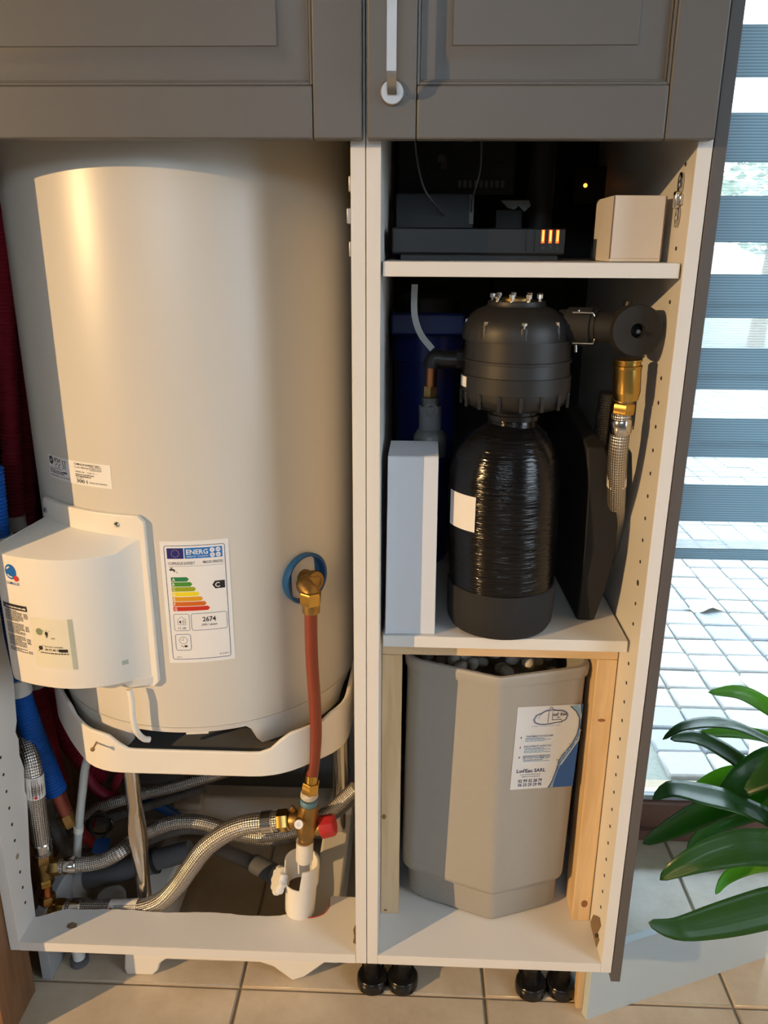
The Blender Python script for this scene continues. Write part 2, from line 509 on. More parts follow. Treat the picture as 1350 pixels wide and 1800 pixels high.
win = empty('window_1', 'brown framed patio window down to the floor', loc=(0, 0, 0), kind='structure')
f = MB(); f.box((0.52, 0.492, 0.0), (1.60, 0.57, 0.026)); f.box((0.52, 0.492, 2.12), (1.60, 0.57, 2.16))
f.box((0.52, 0.492, 0.026), (0.55, 0.57, 2.12)); f.box((1.57, 0.492, 0.026), (1.60, 0.57, 2.12))
f.build('frame', FRAME, win, 0.003)
f = MB(); f.box((0.553, 0.498, 0.031), (1.567, 0.56, 0.092)); f.box((0.553, 0.498, 2.05), (1.567, 0.56, 2.117))
f.box((0.553, 0.498, 0.092), (0.572, 0.56, 2.05)); f.box((1.50, 0.498, 0.092), (1.567, 0.56, 2.05))
f.build('sash', FRAME, win, 0.004)
MB().box((0.572, 0.515, 0.092), (1.50, 0.545, 0.104)).build('gasket', GASK, win, 0.002)
MB().box((0.572, 0.525, 0.104), (1.50, 0.531, 2.05)).build('pane', glass_material(), win)

# zebra blind
def blind_material(name, col, transl, transp):
    m = bpy.data.materials.new(name); m.use_nodes = True
    nt = m.node_tree; N = nt.nodes; L = nt.links; N.clear()
    o = N.new('ShaderNodeOutputMaterial')
    d = N.new('ShaderNodeBsdfDiffuse'); tl = N.new('ShaderNodeBsdfTranslucent'); tr = N.new('ShaderNodeBsdfTransparent')
    geo = N.new('ShaderNodeNewGeometry'); sp = N.new('ShaderNodeSeparateXYZ'); L.new(geo.outputs['Position'], sp.inputs[0])
    q = N.new('ShaderNodeMath'); q.operation = 'MULTIPLY'; q.inputs[1].default_value = 2 * math.pi / 0.0045; L.new(sp.outputs['Z'], q.inputs[0])
    sn = N.new('ShaderNodeMath'); sn.operation = 'SINE'; L.new(q.outputs[0], sn.inputs[0])
    rg = N.new('ShaderNodeMapRange'); rg.inputs['From Min'].default_value = -1; rg.inputs['From Max'].default_value = 1
    L.new(sn.outputs[0], rg.inputs['Value'])
    mx = N.new('ShaderNodeMix'); mx.data_type = 'RGBA'
    mx.inputs['A'].default_value = tuple(c * .72 for c in col) + (1,); mx.inputs['B'].default_value = tuple(min(1, c * 1.2) for c in col) + (1,)
    L.new(rg.outputs[0], mx.inputs['Factor'])
    L.new(mx.outputs['Result'], d.inputs[0]); L.new(mx.outputs['Result'], tl.inputs[0])
    m1 = N.new('ShaderNodeMixShader'); m1.inputs[0].default_value = transl
    m2 = N.new('ShaderNodeMixShader'); m2.inputs[0].default_value = transp
    L.new(d.outputs[0], m1.inputs[1]); L.new(tl.outputs[0], m1.inputs[2])
    L.new(m1.outputs[0], m2.inputs[1]); L.new(tr.outputs[0], m2.inputs[2]); L.new(m2.outputs[0], o.inputs[0])
    return m
BAND = blind_material('blind_band_fabric', (0.42, 0.52, 0.575), 0.62, 0.0)
SHEER = blind_material('blind_sheer_fabric', (0.75, 0.82, 0.86), 0.5, 0.72)
blind = empty('roller_blind', 'grey blue striped zebra roller blind hanging in front of the patio window', 'blind', loc=(1.0, 0.44, 2.1))
def bl(mb, name, m): 
    o = mb.build(name, m, blind); o.data.transform(Matrix.Translation((-1.0, -0.44, -2.1))); return o
BX0, BX1 = 0.505, 1.585
z = 0.7835
for k in range(10):
    t = .0725 + .0004 * k
    bl(MB().box((BX0, 0.4395, z), (BX1, 0.4405, z + t)), 'opaque_band', BAND)
    g0 = z + t; z += 0.1253
    bl(MB().box((BX0, 0.4397, g0 + .0002), (BX1, 0.4403, z - .0002)), 'sheer_strip', SHEER)
bl(MB().box((BX0, 0.4397, 0.7295), (BX1, 0.4403, 0.7833)), 'sheer_strip', SHEER)
for k in range(4):      # second layer of fabric shows as pale slivers above the lower bands
    zz = 0.7285 + .1253 * k
    hh = .016 - .0025 * k
    bl(MB().box((BX0, 0.4447, zz + (.0 if k == 0 else .0735)- (0 if k == 0 else .0)), (BX1, 0.4453, zz + (.0 if k == 0 else .0735) + hh + .001)), 'rear_strip', SHEER)
BARM = mat('blind_bar', (0.10, 0.17, 0.24), 0.4, 0, 0.05, 30)
bl(MB().box((BX0, 0.4385, 0.7065), (BX1, 0.4415, 0.7285)), 'bottom_bar', BAND)
bl(MB().cyl((BX0, 0.45, 2.10), (BX1, 0.45, 2.10), 0.025), 'roller_tube', BARM)

# ------------------------------------------------------------------ outside
PAVM = [mat('paver_stone_%s' % n, c, 0.9, 0, 0.16, 45, 0.4, 160) for n, c in
        (('pale', (0.29, 0.28, 0.27)), ('warm', (0.265, 0.255, 0.245)), ('cool', (0.22, 0.23, 0.245)))]
SAND = mat('joint_sand', (0.17, 0.18, 0.16), 0.95, 0, 0.3, 80)
LAWN = mat('lawn', (0.06, 0.09, 0.03), 0.95, 0, 0.3, 20)
tag(MB().box((-40, -40, -0.2), (2.2, -4.41, -0.08)).build('unseen_lawn', LAWN), 'unseen dark lawn added to cut light through the window behind the viewer', kind='structure')  # unseen ground, added to cut the fill from below the horizon
tag(MB().box((2.21, -30, -0.2), (30, 0.73, -0.08)).build('unseen_terrace', mat('terrace', (0.42, 0.41, 0.39), 0.9, 0, 0.1, 10)), 'unseen pale terrace added for the light through the right window', kind='structure')  # unseen ground, added and kept pale for the fill from the right
patio = tag(MB().box((-12, 0.74, -0.2), (14, 30, -0.062)).build('ground_patio', SAND), 'pale ground outside the window', kind='structure')
px, py, pz = 0.1325, 0.1150, -0.05
pms = []
for k, m in enumerate(PAVM):
    me = MB().box((-px / 2 + .0035, -py / 2 + .0035, -0.03), (px / 2 - .0035, py / 2 - .0035, 0)).mesh('paver')
    bm = bmesh.new(); bm.from_mesh(me)
    bmesh.ops.bevel(bm, geom=[e for e in bm.edges if any(v.co.z > -.001 for v in e.verts)], offset=0.005, segments=1, affect='EDGES')
    bm.to_mesh(me); bm.free(); me.materials.append(m); pms.append(me)
far = MB(); cnt = 0
for j in range(0, 60):
    for i in range(0, 26):
        cx = 0.7 + px * (i + .5) + 0.05; cy = 0.80 + py * (j + .5)
        sx, sy, _ = 0, 0, 0
        v = Vector((cx, cy, pz)) - CAM
        d = v.dot(FWD); sx = 675 + FPX * v.dot(RIGHT) / d; sy = 900 - FPX * v.dot(UP) / d
        if sx < 1090 or sx > 1440: continue
        if sy > 985 and cnt < 290:
            o = bpy.data.objects.new('paver', rnd.choice(pms)); o.location = (cx, cy, pz + rnd.uniform(-.003, .003))
            o.rotation_euler = (rnd.uniform(-.01, .01), rnd.uniform(-.01, .01), rnd.uniform(-.015, .015)); link(o, patio); cnt += 1
        else:
            far.box((cx - px / 2 + .004, cy - py / 2 + .004, pz - .03), (cx + px / 2 - .004, cy + py / 2 - .004, pz + rnd.uniform(-.003, .002)))
tag(far.build('paver_field', PAVM[0], patio), kind='stuff')
# fallen dry leaves
DRY = mat('dry_leaf', (0.40, 0.33, 0.28), 0.8, 0, 0.2, 60)
def dry_leaf(x, y, s, rz, label):
    pts = []
    for k in range(18):
        a = 2 * math.pi * k / 18
        r = s * (0.55 + 0.45 * abs(math.sin(2.5 * a))) * (1.3 if math.cos(a) > 0 else 1)
        pts.append((r * math.cos(a), r * math.sin(a) * .7, 0.012 + .014 * math.sin(3 * a)))
    mb = MB(); mb.extrude(pts, (0, 0, 0.0015))
    o = mb.build('dry_leaf', DRY); o.location = (x, y, pz); o.rotation_euler = (0, 0, rz)
    tag(o, label, 'leaf', 'dry leaves on the patio')
p1 = U(1228, 1062, 1.86); dry_leaf(1.19, 1.85, .065, .4, 'pale curled dry leaf on the patio pavers close to the blind bar')
dry_leaf(1.20, 1.24, .085, 2.2, 'larger pale dry leaf on the patio pavers near the plant')
dry_leaf(1.02, 0.86, .06, 1.2, 'dry leaf lying on pavers just outside the window frame')
# far garden: trees, house
LEAF_FAR = mat('far_foliage', (0.40, 0.46, 0.36), 0.9, 0, 0.3, 3)
BARK = mat('bark', (0.2, 0.15, 0.1), 0.9, 0, 0.2, 20)
def far_tree(x, y, h, rr, label):
    t = empty('garden_tree', label, 'tree', 'trees in the garden', (x, y, -.06))
    MB().tube([(0, 0, 0), (0.05, 0, h * .45), (0, 0, h * .75)], [.12, .09, .05], 10).build('trunk', BARK, t)
    mb = MB()
    for k in range(900):
        a, b2, c = rnd.uniform(0, 6.28), rnd.uniform(-1, 1), rnd.random() ** .33
        s2 = math.sqrt(1 - b2 * b2)
        p = Vector((rr * c * s2 * math.cos(a), rr * c * s2 * math.sin(a), h * .75 + rr * .9 * c * b2))
        q = Vector((rnd.uniform(-1, 1), rnd.uniform(-1, 1), rnd.uniform(-1, 1))).normalized(); u, w = frame_of(q)
        e = rnd.uniform(.06, .13)
        mb.add([p - u * e, p + w * e * .5, p + u * e, p - w * e * .5], [(0, 1, 2, 3)])
    tag(mb.build('foliage', LEAF_FAR, t, recalc=False), kind='stuff')
far_tree(5.0, 11.0, 2.9, 1.0, 'leafy garden tree seen faintly between blind bands')
HW = mat('far_house_wall', (0.70, 0.68, 0.64), 0.9, 0, 0.05, 4)
ROOF = mat('far_roof', (0.42, 0.40, 0.40), 0.85, 0, 0.15, 10)
hs = empty('neighbour_house', 'pale neighbouring house with grey pitched roof beyond the patio', 'house', loc=(9.5, 22, -.06))
MB().box((-4, -2, 0), (4, 3, 0.55)).build('wall', HW, hs)
MB().extrude([(-4.6, -2.6, .55), (-4.6, .5, 1.35), (-4.6, 3.6, .55)], (9.2, 0, 0)).build('roof', ROOF, hs)

# =================================================================== CABINETS
CB = 0.15                # underside of the cabinets
CT = 2.30
HOLE = mat('hole_dark', (0.03, 0.025, 0.02), 0.9, 0, 0.1, 40)
CHIP = mat('torn_chipboard', (0.20, 0.135, 0.075), 0.95, 0, 0.35, 90, 0.6, 200)

def holes(parent, X, side, Y, zs, r=0.0025, m=HOLE):
    """shelf pin holes: small dark sunk discs in a side panel"""
    for z_ in zs:
        MB().cyl((X - .0006 * side, Y, z_), (X + .0004 * side, Y, z_), r, n=10).build('shelf_pin_hole', m, parent)

# ---- right cabinet
rc = empty('tall_cabinet', 'white tall open cabinet holding the water softener and salt bin', 'cabinet', loc=(0.2, 0.3, CB))
def part(parent, mb, name, m, bev=0.0, seg=2):
    o = mb.build(name, m, parent, bev, seg)
    o.data.transform(Matrix.Translation(-Vector(parent.location)))
    return o
part(rc, MB().box((0.0005, 0, CB), (0.018, 0.56, CT)), 'side_panel', WHITE, .0007)
part(rc, MB().box((0.382, 0, CB), (0.3995, 0.56, CT)), 'side_panel', WHITE, .0007)
part(rc, MB().box((0.018, 0, CB), (0.382, 0.55, 0.168)), 'bottom_panel', WHITE, .0007)
part(rc, MB().box((0.0005, 0, CT), (0.3995, 0.56, CT + .018)), 'top_panel', WHITE)
part(rc, MB().box((0.018, 0.55, 0.168), (0.382, 0.56, CT)), 'shade_back_panel', DARKIN)  # added panel, its near-black colour stands in for the deep shade inside
part(rc, MB().box((0.0205, 0.004, 1.2392), (0.3795, 0.53, 1.2570)), 'shelf', WHITE, .0008)
part(rc, MB().box((0.0220, 0.038, 0.7145), (0.3780, 0.53, 0.7325)), 'shelf', WHITE, .0008)
z0h = 0.2498
for k in list(range(0, 28)) + [30, 32, 35]:
    zz = z0h + .032 * k
    if abs(zz - .7235) < .012: continue
    o = MB().cyl((0.3812, .0357, zz), (0.3824, .0357, zz), .0026 if k not in (18,) else .0042, n=10)
    part(rc, o, 'shelf_pin_hole', HOLE)
# torn chipboard patch where a hinge was ripped out
pp = [U(1046, 1608, 0), U(1054, 1612, 0), U(1056, 1628, 0), U(1051, 1640, 0), U(1053, 1652, 0), U(1048, 1668, 0), U(1044, 1655, 0), U(1040, 1636, 0), U(1038, 1618, 0)]
def onX(x, y, X):
    d = RIGHT * ((x - 675) / FPX) + UP * ((900 - y) / FPX) + FWD
    return CAM + d * ((X - CAM.x) / d.x)
pts = [onX(x, y, .3822) for x, y in [(1044, 1608), (1050, 1610), (1055, 1613), (1057, 1628), (1051, 1640), (1054, 1653), (1049, 1666), (1044, 1655), (1041, 1636), (1039, 1620)]]
part(rc, MB().extrude(pts, (-.0012, 0, 0)), 'torn_patch', CHIP)
part(rc, MB().extrude([onX(x, y, .3808) for x, y in [(1047, 1641), (1051, 1641), (1051, 1648), (1047, 1648)]], (-.0012, 0, 0)), 'torn_patch', HOLE)
# hinge plate left on the right side panel
hz = 1.330
h = MB(); h.box((.3775, .030, hz - .006), (.3818, .052, hz + .006)); h.box((.374, .036, hz - .010), (.380, .046, hz + .010))
hp = part(rc, h, 'hinge_plate', STEEL, .0012)
for s in (-1, 1):
    pts = []
    for k in range(17):
        a = 2 * math.pi * k / 16
        pts.append((.3795, .040 + .0052 * math.cos(a), hz + s * .019 + .0105 * math.sin(a)))
    part(rc, MB().tube(pts, .0022, 8), 'hinge_wing', STEEL)
    part(rc, MB().cyl((.381, .040, hz + s * .019), (.379, .040, hz + s * .019), .0042, n=12), 'screw', STEELB)

# ---- left cabinet, cut open around the tank
lc = empty('cut_out_cabinet', 'white tall cabinet cut open around the water heater', 'cabinet', loc=(-0.3, 0.05, CB))
part(lc, MB().box((-0.018, 0, CB), (-0.0005, 0.56, CT)), 'side_panel', WHITE, .0007)
pl = [(0, CB), (.060, CB), (.060, .165), (.066, .25), (.093, .386), (.089, .40), (.097, .44), (.090, .47), (.0947, .497), (.089, .515), (.098, .53), (.108, .605), (.10, .68), (.10, CT), (0, CT)]
part(lc, MB().extrude([(-.5995, y, z_) for y, z_ in pl], (.0175, 0, 0)), 'side_panel', WHITE, .0007)
for k in range(0, 14):
    part(lc, MB().cyl((-.5825, .0357, .216 + .032 * k), (-.5813, .0357, .216 + .032 * k), .0026 if k != 3 else .0048, n=10), 'shelf_pin_hole', HOLE if k != 3 else GROUT)
part(lc, MB().box((-.5995, 0, CT), (-.0005, 0.56, CT + .018)), 'top_panel', WHITE)
# bottom board: a ragged strip with the notch for the siphon
ed = [(-.582, 0), (-.0185, 0), (-.0185, .122), (-.045, .123), (-.0700, .1235), (-.0740, .116), (-.0735, .098), (-.080, .084), (-.0905, .0765), (-.1031, .0731), (-.118, .0745), (-.1295, .079), (-.139, .0812)]
x = -.155
while x > -.54:
    ed.append((x, .0745 + .0018 * math.sin(x * 40) + rnd.uniform(-.0009, .0009) - .000 * x)); x -= .0125
ed += [(-.545, .068), (-.560, .060), (-.573, .054), (-.582, .052)]
part(lc, MB().prism(ed, CB, .168), 'bottom_panel', WHITE)
REDINK = mat('red_marker', (0.5, 0.03, 0.03), 0.6, 0, 0.1, 60)
part(lc, MB().tube(smooth_path([(-.139, .0805, .1683), (-.1295, .0783, .1683), (-.118, .0738, .1683), (-.1031, .0724, .1683), (-.0905, .0758, .1683), (-.0795, .0834, .1683), (-.0728, .098, .1683), (-.0732, .116, .1683)], 5), .0008, 6), 'marker_line', REDINK)
part(lc, MB().extrude([U(x, y, 0) for x, y in [(0, 0)]] if False else [(-.0195, .020, .1684), (-.0245, .024, .1684), (-.0235, .036, .1684), (-.0262, .050, .1684), (-.0230, .062, .1684), (-.0195, .070, .1684)], (0, 0, .0006)), 'torn_patch', CHIP)
part(lc, MB().extrude([(-.515, .033, .1683), (-.508, .030, .1683), (-.499, .034, .1683), (-.500, .041, .1683), (-.510, .044, .1683), (-.516, .039, .1683)], (0, 0, .0008)), 'torn_patch', CHIP)
# hinge remains on the left face of the divider, seen edge-on
hb = MB(); hb.box((-.0235, .006, 1.300), (-.0182, .030, 1.318)); hb.box((-.0215, .010, 1.262), (-.0182, .022, 1.280)); hb.box((-.0215, .010, 1.336), (-.0182, .022, 1.354))
part(lc, hb, 'hinge_plate', STEELB, .001)

# wooden end panel of the neighbouring furniture
wp = empty('wooden_cupboard', 'brown wooden cupboard end standing against the left side of the open cabinet', 'cupboard', loc=(-1.0, .3, 0))
part(wp, MB().box((-.622, -.052, 0.0), (-.6002, .052, CT)), 'end_panel', OAK, .001)
part(wp, MB().box((-.705, -.052, 0.0), (-.6222, -.030, CT)), 'front_stile', OAK, .001)
part(wp, MB().box((-1.50, -.050, 0.0), (-.705, .625, CT)), 'carcass', OAK, .001)

# taupe cover panel on the right flank
cp = MB().box((.4005, -.001, .133), (.4155, .56, CT)).build('cover_panel', COVER, None, .0008)
tag(cp, 'taupe laminate cover panel on the right flank of the softener cabinet', 'panel')

# ---- framed doors above
def door(cab, x0, x1, z0, z1, label):
    yf, yb = -.0215, -.0022
    S = .0555                                  # stile / rail width
    a0, a1, b0, b1 = x0 + S, x1 - S, z0 + S, z1 - S
    # raised panel: recessed flat, slope, raised field
    def rect(i, y): return [(a0 + i, y, b0 + i), (a1 - i, y, b0 + i), (a1 - i, y, b1 - i), (a0 + i, y, b1 - i)]
    rings = [rect(.006, yb - .004), rect(.006, yf + .0085), rect(.020, yf + .0085), rect(.0385, yf + .0025), rect(.0393, yf + .0012), rect(.0405, yf + .0012)]
    mb = MB(); vv = [p for r_ in rings for p in r_]; ff = []
    for i in range(len(rings) - 1):
        for k in range(4):
            ff.append([i * 4 + k, i * 4 + (k + 1) % 4, (i + 1) * 4 + (k + 1) % 4, (i + 1) * 4 + k])
    n_ = len(rings) - 1
    ff.append([n_ * 4 + k for k in range(4)]); ff.append([3, 2, 1, 0])
    mb.add(vv, ff); d = part(cab, mb, 'door', DOORG)
    d['label'] = label
    def sp(mb, name, bev, seg=2):
        o = mb.build(name, DOORG, d, bev, seg); o.data.transform(Matrix.Translation(-Vector(cab.location))); return o
    sp(MB().box((x0, yf, z0), (x0 + S, yb, z1)), 'stile', .0022, 3)
    sp(MB().box((x1 - S, yf, z0), (x1, yb, z1)), 'stile', .0022, 3)
    sp(MB().box((x0 + S + .0006, yf, z0), (x1 - S - .0006, yb, z0 + S)), 'rail', .0022, 3)
    sp(MB().box((x0 + S + .0006, yf, z1 - S), (x1 - S - .0006, yb, z1)), 'rail', .0022, 3)
    for q0, q1 in ((.0, .0035), (.0035, .006)):      # bead round the inside of the frame
        yy = yf + .0022 + q0 * .9
        for aa, bb in (((a0 + q0, yy, b0 + q0), (a0 + q1, yb - .004, b1 - q0)), ((a1 - q1, yy, b0 + q0), (a1 - q0, yb - .004, b1 - q0)),
                       ((a0 + q1, yy, b0 + q0), (a1 - q1, yb - .004, b0 + q1)), ((a0 + q1, yy, b1 - q1), (a1 - q1, yb - .004, b1 - q0))):
            sp(MB().box(aa, bb), 'bead', .0009)
    return d
dl = door(lc, -.5965, -.0028, 1.3900, 2.28, 'wide grey framed door')
dr = door(rc, .0028, .3935, 1.3900, 2.28, 'narrow grey framed door with a bar handle')
# handle on the right door
hx, hz_ = .0312, 1.4375
yb_ = -.0275
prof = [(yb_ + .003, hz_ + .000), (yb_ - .012, hz_ + .001), (yb_ - .021, hz_ + .006), (yb_ - .0255, hz_ + .016), (yb_ - .0265, hz_ + .04), (yb_ - .0265, hz_ + .25), (yb_ - .021, hz_ + .268), (yb_ - .008, hz_ + .272), (yb_ + .003, hz_ + .272)]
P = smooth_path([Vector((hx, a, b)) for a, b in prof], 6)
mb = MB(); n_ = len(P); vv = []
for i, p in enumerate(P):
    t = (P[min(i + 1, n_ - 1)] - P[max(i - 1, 0)]).normalized(); nn = Vector((1, 0, 0)).cross(t).normalized()
    for sx, sn in ((-1, -1), (1, -1), (1, 1), (-1, 1)):
        vv.append(p + Vector((.0052 * sx, 0, 0)) + nn * .0022 * sn)
ff = [[3, 2, 1, 0], [4 * n_ - 4 + k for k in range(4)]]
for i in range(n_ - 1):
    for k in range(4): ff.append([i * 4 + k, i * 4 + (k + 1) % 4, i * 4 + 4 + (k + 1) % 4, i * 4 + 4 + k])
mb.add(vv, ff)
def dsub(mb, name, m, bev=0):
    o = mb.build(name, m, dr, bev); o.data.transform(Matrix.Translation(-Vector(rc.location))); return o
dsub(mb, 'handle', STEELB, .0006)
for zz in (hz_, hz_ + .272):
    dsub(MB().lathe((hx, -.0215, zz), [(.0132, 0), (.0136, .002), (.0134, .0045), (.0122, .0058), (.0, .0060)], (0, -1, 0), 32, cap=False), 'handle_rosette', STEELB)

# ---- adjustable legs
def leg(cab, x, y):
    t = part(cab, MB().lathe((x, y, .0245), [(.0155, 0), (.0155, .030), (.0165, .032), (.0165, .11), (.021, .1125), (.021, .1253)], n=28), 'leg', BLACKG)
    def sp(mb, name):
        o = mb.build(name, BLACKG, t); o.data.transform(Matrix.Translation(-Vector(cab.location)))
    sp(MB().lathe((x, y, 0), [(.0235, 0), (.0275, .002), (.0282, .010), (.0275, .021), (.0255, .0235), (.019, .0245)], n=32), 'foot')
    for k in range(4):
        a = R(45 + 90 * k); cx, cy = x + .0258 * math.cos(a), y + .0258 * math.sin(a)
        sp(MB().box((cx - .002, cy - .002, .0235), (cx + .002, cy + .002, .025)), 'lug')
leg(rc, .0045, .094); leg(rc, .0590, .096); leg(rc, .2905, .094); leg(rc, .3450, .097)

# ---- plinth board lying out from the cabinet
a = Vector((.3792, .0382, 0)); b = Vector((.745, .184, 0)); dd = (b - a).normalized(); nn = Vector((-dd.y, dd.x, 0))
pb = MB().prism([tuple((a)[:2]), tuple(b[:2]), tuple((b + nn * .014)[:2]), tuple((a + nn * .014)[:2])], 0.0, .1475).build('plinth_board', mat('plinth_white', (0.48, 0.545, 0.57), 0.35, 0, 0.02, 20), None, .0008)
tag(pb, 'white plinth board standing loose on the tiles at an angle to the cabinet', 'board')
c1 = MB().box((.3655, .060, 0), (.3770, .082, .1445)).build('wooden_cleat', PINE, None, .0008)
tag(c1, 'short pine cleat standing behind the end of the plinth board', 'cleat')

# =================================================================== WATER HEATER
TC = Vector((-.304, .317, 0)); TR = .266
wh = empty('water_heater', 'large cream cylindrical water heater standing in the open cabinet', 'water heater', loc=(TC.x, TC.y, .50))
def on_tank(a, z_, r=0.0):
    """a in degrees from the front (towards +X)"""
    return Vector((TC.x + (TR + r) * math.sin(R(a)), TC.y - (TR + r) * math.cos(R(a)), z_))
part(wh, MB().lathe((TC.x, TC.y, 0), [(.15, .535), (.240, .545), (.2635, .5560), (TR, .5575), (TR, 1.92), (.255, 1.95), (.22, 1.985), (.12, 2.0)], n=128), 'tank_body', TANK)
# white bottom cap with arched cut-outs
cap = MB()
NS = 180; vv = []
def cap_bottom(a):
    """lower edge height of the cap at angle a (deg, -180..180)"""
    zlo, zhi = .505, .546
    a_ = (a + 180) % 360 - 180
    def notch(c0, c1, s):
        if a_ < c0 - s or a_ > c1 + s: return 0
        if a_ < c0: return (a_ - c0 + s) / s
        if a_ > c1: return (c1 + s - a_) / s
        return 1
    k = max(notch(-14, 24, 6), notch(76, 100, 6), notch(-110, -76, 6), notch(160, 180, 6), notch(-180, -160, 6))
    k = k * k * (3 - 2 * k)
    return zlo + (zhi - zlo) * k
for i in range(NS):
    a = -180 + 360 * i / NS; zb = cap_bottom(a)
    for r_, z_ in ((TR + .0010, .5575), (TR - .001, .552), (TR - .0025, .5472 if zb > .54 else .540), (TR - .010, zb), (TR - .016, zb), (TR - .010, .553)):
        p = on_tank(a, z_, r_ - TR); vv.append(p)
ff = []
for i in range(NS):
    j = (i + 1) % NS
    for k in range(6):
        k2 = (k + 1) % 6
        ff.append([i * 6 + k, j * 6 + k, j * 6 + k2, i * 6 + k2])
cap.add(vv, ff, True)
part(wh, cap, 'bottom_cap', CAPW)
t0 = [on_tank(a, z_, -.004) for a, z_ in ((3.5, .546), (11, .546), (11, .5425), (3.5, .5425))]
part(wh, MB().extrude(t0, (0, .005, 0)), 'cap_tab', CAPW)

# ---- electrical cover
CVW = mat('cover_white', (0.78, 0.745, 0.67), 0.38, 0, 0.02, 20)
fl = MB()                                            # curved flange
A0, A1 = -47.8, -3.2
def flange(zlo, zhi, r0, r1, a0=A0, a1=A1, n=24, rc=2.2):
    out = []
    for i in range(n + 1):
        a = a0 + (a1 - a0) * i / n
        e = min(a - a0, a1 - a); dz = 0
        if e < rc: dz = (rc - math.sqrt(max(0, rc * rc - (rc - e) ** 2))) * .0045
        out.append((a, zlo + dz, zhi - dz))
    v_ = []
    for a, zl, zh in out:
        v_ += [on_tank(a, zl, r0), on_tank(a, zh, r0), on_tank(a, zh, r1), on_tank(a, zl, r1)]
    f_ = [[3, 2, 1, 0], [4 * n + k for k in range(4)]]
    for i in range(n):
        for k in range(4): f_.append([i * 4 + k, i * 4 + 4 + k, i * 4 + 4 + (k + 1) % 4, i * 4 + (k + 1) % 4])
    return MB().add(v_, f_)
ec = part(wh, flange(.633, .909, .0004, .0085), 'electrical_cover', CVW, .0018, 3)
def sub(parent, root, mb, name, m, bev=0, seg=2):
    o = mb.build(name, m, parent, bev, seg)
    o.data.transform(Matrix.Translation(-Vector(root.location)))
    return o
# hood: plan outline pushed out of the tank, flat front with a rounded left and a long slope to the right
front = [(-.3225, .0470), (-.3450, .0360), (-.3640, .0225), (-.3830, .0110), (-.4050, .0025), (-.4300, -.0020), (-.4550, -.0012), (-.4800, .0040), (-.5050, .0120), (-.5270, .0220), (-.5400, .0340), (-.5450, .0500)]
front = [(p.x, p.y) for p in smooth_path([Vector((x, y, 0)) for x, y in front], 4)]
back = [(on_tank(a, 0, .004).x, on_tank(a, 0, .004).y) for a in (-46, -40, -33, -26, -19, -12, -6)]
nF = len(front)
hood = MB(); vv = []
def slope_z(t):          # top of the hood: highest beside the flange
    return .857 - .0 * t
zt = .857
low = []
for i, (x, y) in enumerate(front):
    t = i / (nF - 1)
    zb = .6500 + .004 * math.sin(t * math.pi)
    if t > .86: zb += (t - .86) / .14 * .030         # rounded lower left corner
    ztop = zt + (.022 if i == 0 else 0) + max(0, (.16 - t) / .16) * .02
    low.append((x, y, zb, ztop))
for x, y, zb, ztop in low: vv += [Vector((x, y, zb)), Vector((x, y, ztop))]
ff = [[2 * i, 2 * i + 2, 2 * i + 3, 2 * i + 1] for i in range(nF - 1)]
hood.add(vv, ff, True)
# roof and floor strips from the front edge back to the tank
def tank_side(i):
    t = i / (nF - 1)
    a = -4.8 + t * (-46.0 + 4.8)
    return a
rv = []
for i, (x, y, zb, ztop) in enumerate(low):
    a = tank_side(i)
    rv += [Vector((x, y, ztop)), on_tank(a, .8785, .006), Vector((x, y, zb)), on_tank(a, .650, .006)]
hood.add(rv, [[4 * i, 4 * i + 4, 4 * i + 5, 4 * i + 1] for i in range(nF - 1)], True)
hood.add(rv, [[4 * i + 2, 4 * i + 3, 4 * i + 7, 4 * i + 6] for i in range(nF - 1)], False)
x, y, zb, ztop = low[-1]; a = tank_side(nF - 1)
hood.add([(x, y, zb), (x, y, ztop), on_tank(a, .8785, .006), on_tank(a, .65, .006)], [[0, 1, 2, 3]], False)
hd_ = sub(ec, wh, hood, 'hood', CVW)
wm = hd_.modifiers.new('weld', 'WELD'); wm.merge_threshold = 0.0002
bv = hd_.modifiers.new('bevel', 'BEVEL'); bv.width = .0022; bv.segments = 3; bv.limit_method = 'ANGLE'; bv.angle_limit = R(40)
# lower lip and cable gland
lp = MB(); pts = []
for k in range(21):
    t = k / 20; a = -31 + 26 * t
    pts.append((a, .650 - .018 * math.sin(math.pi * min(1, t * 1.35)) ** .6 if t < .74 else .650 - .012))
v_ = []
for a, zb in pts:
    rr = .034 * math.sin(math.pi * min(1, (a + 31) / 26 * .9 + .05)) + .004
    v_ += [on_tank(a, .652, .002), on_tank(a, .652, rr), on_tank(a, zb, rr * .8), on_tank(a, zb + .001, .002)]
f_ = [[3, 2, 1, 0], [80 + k for k in range(4)]]
for i in range(20):
    for k in range(4): f_.append([i * 4 + k, i * 4 + 4 + k, i * 4 + 4 + (k + 1) % 4, i * 4 + (k + 1) % 4])
lp.add(v_, f_, True)
sub(ec, wh, lp, 'lower_lip', CVW)
for a, z_ in ((-12.0, .894), (-45.0, .889)):
    p = on_tank(a, z_, .0085); n_ = (on_tank(a, z_, .02) - p).normalized()
    sub(ec, wh, MB().lathe(p, [(.0042, -.001), (.0042, .0012), (.0030, .0026), (.0, .003)], n_, 16, cap=False), 'screw', STEEL)
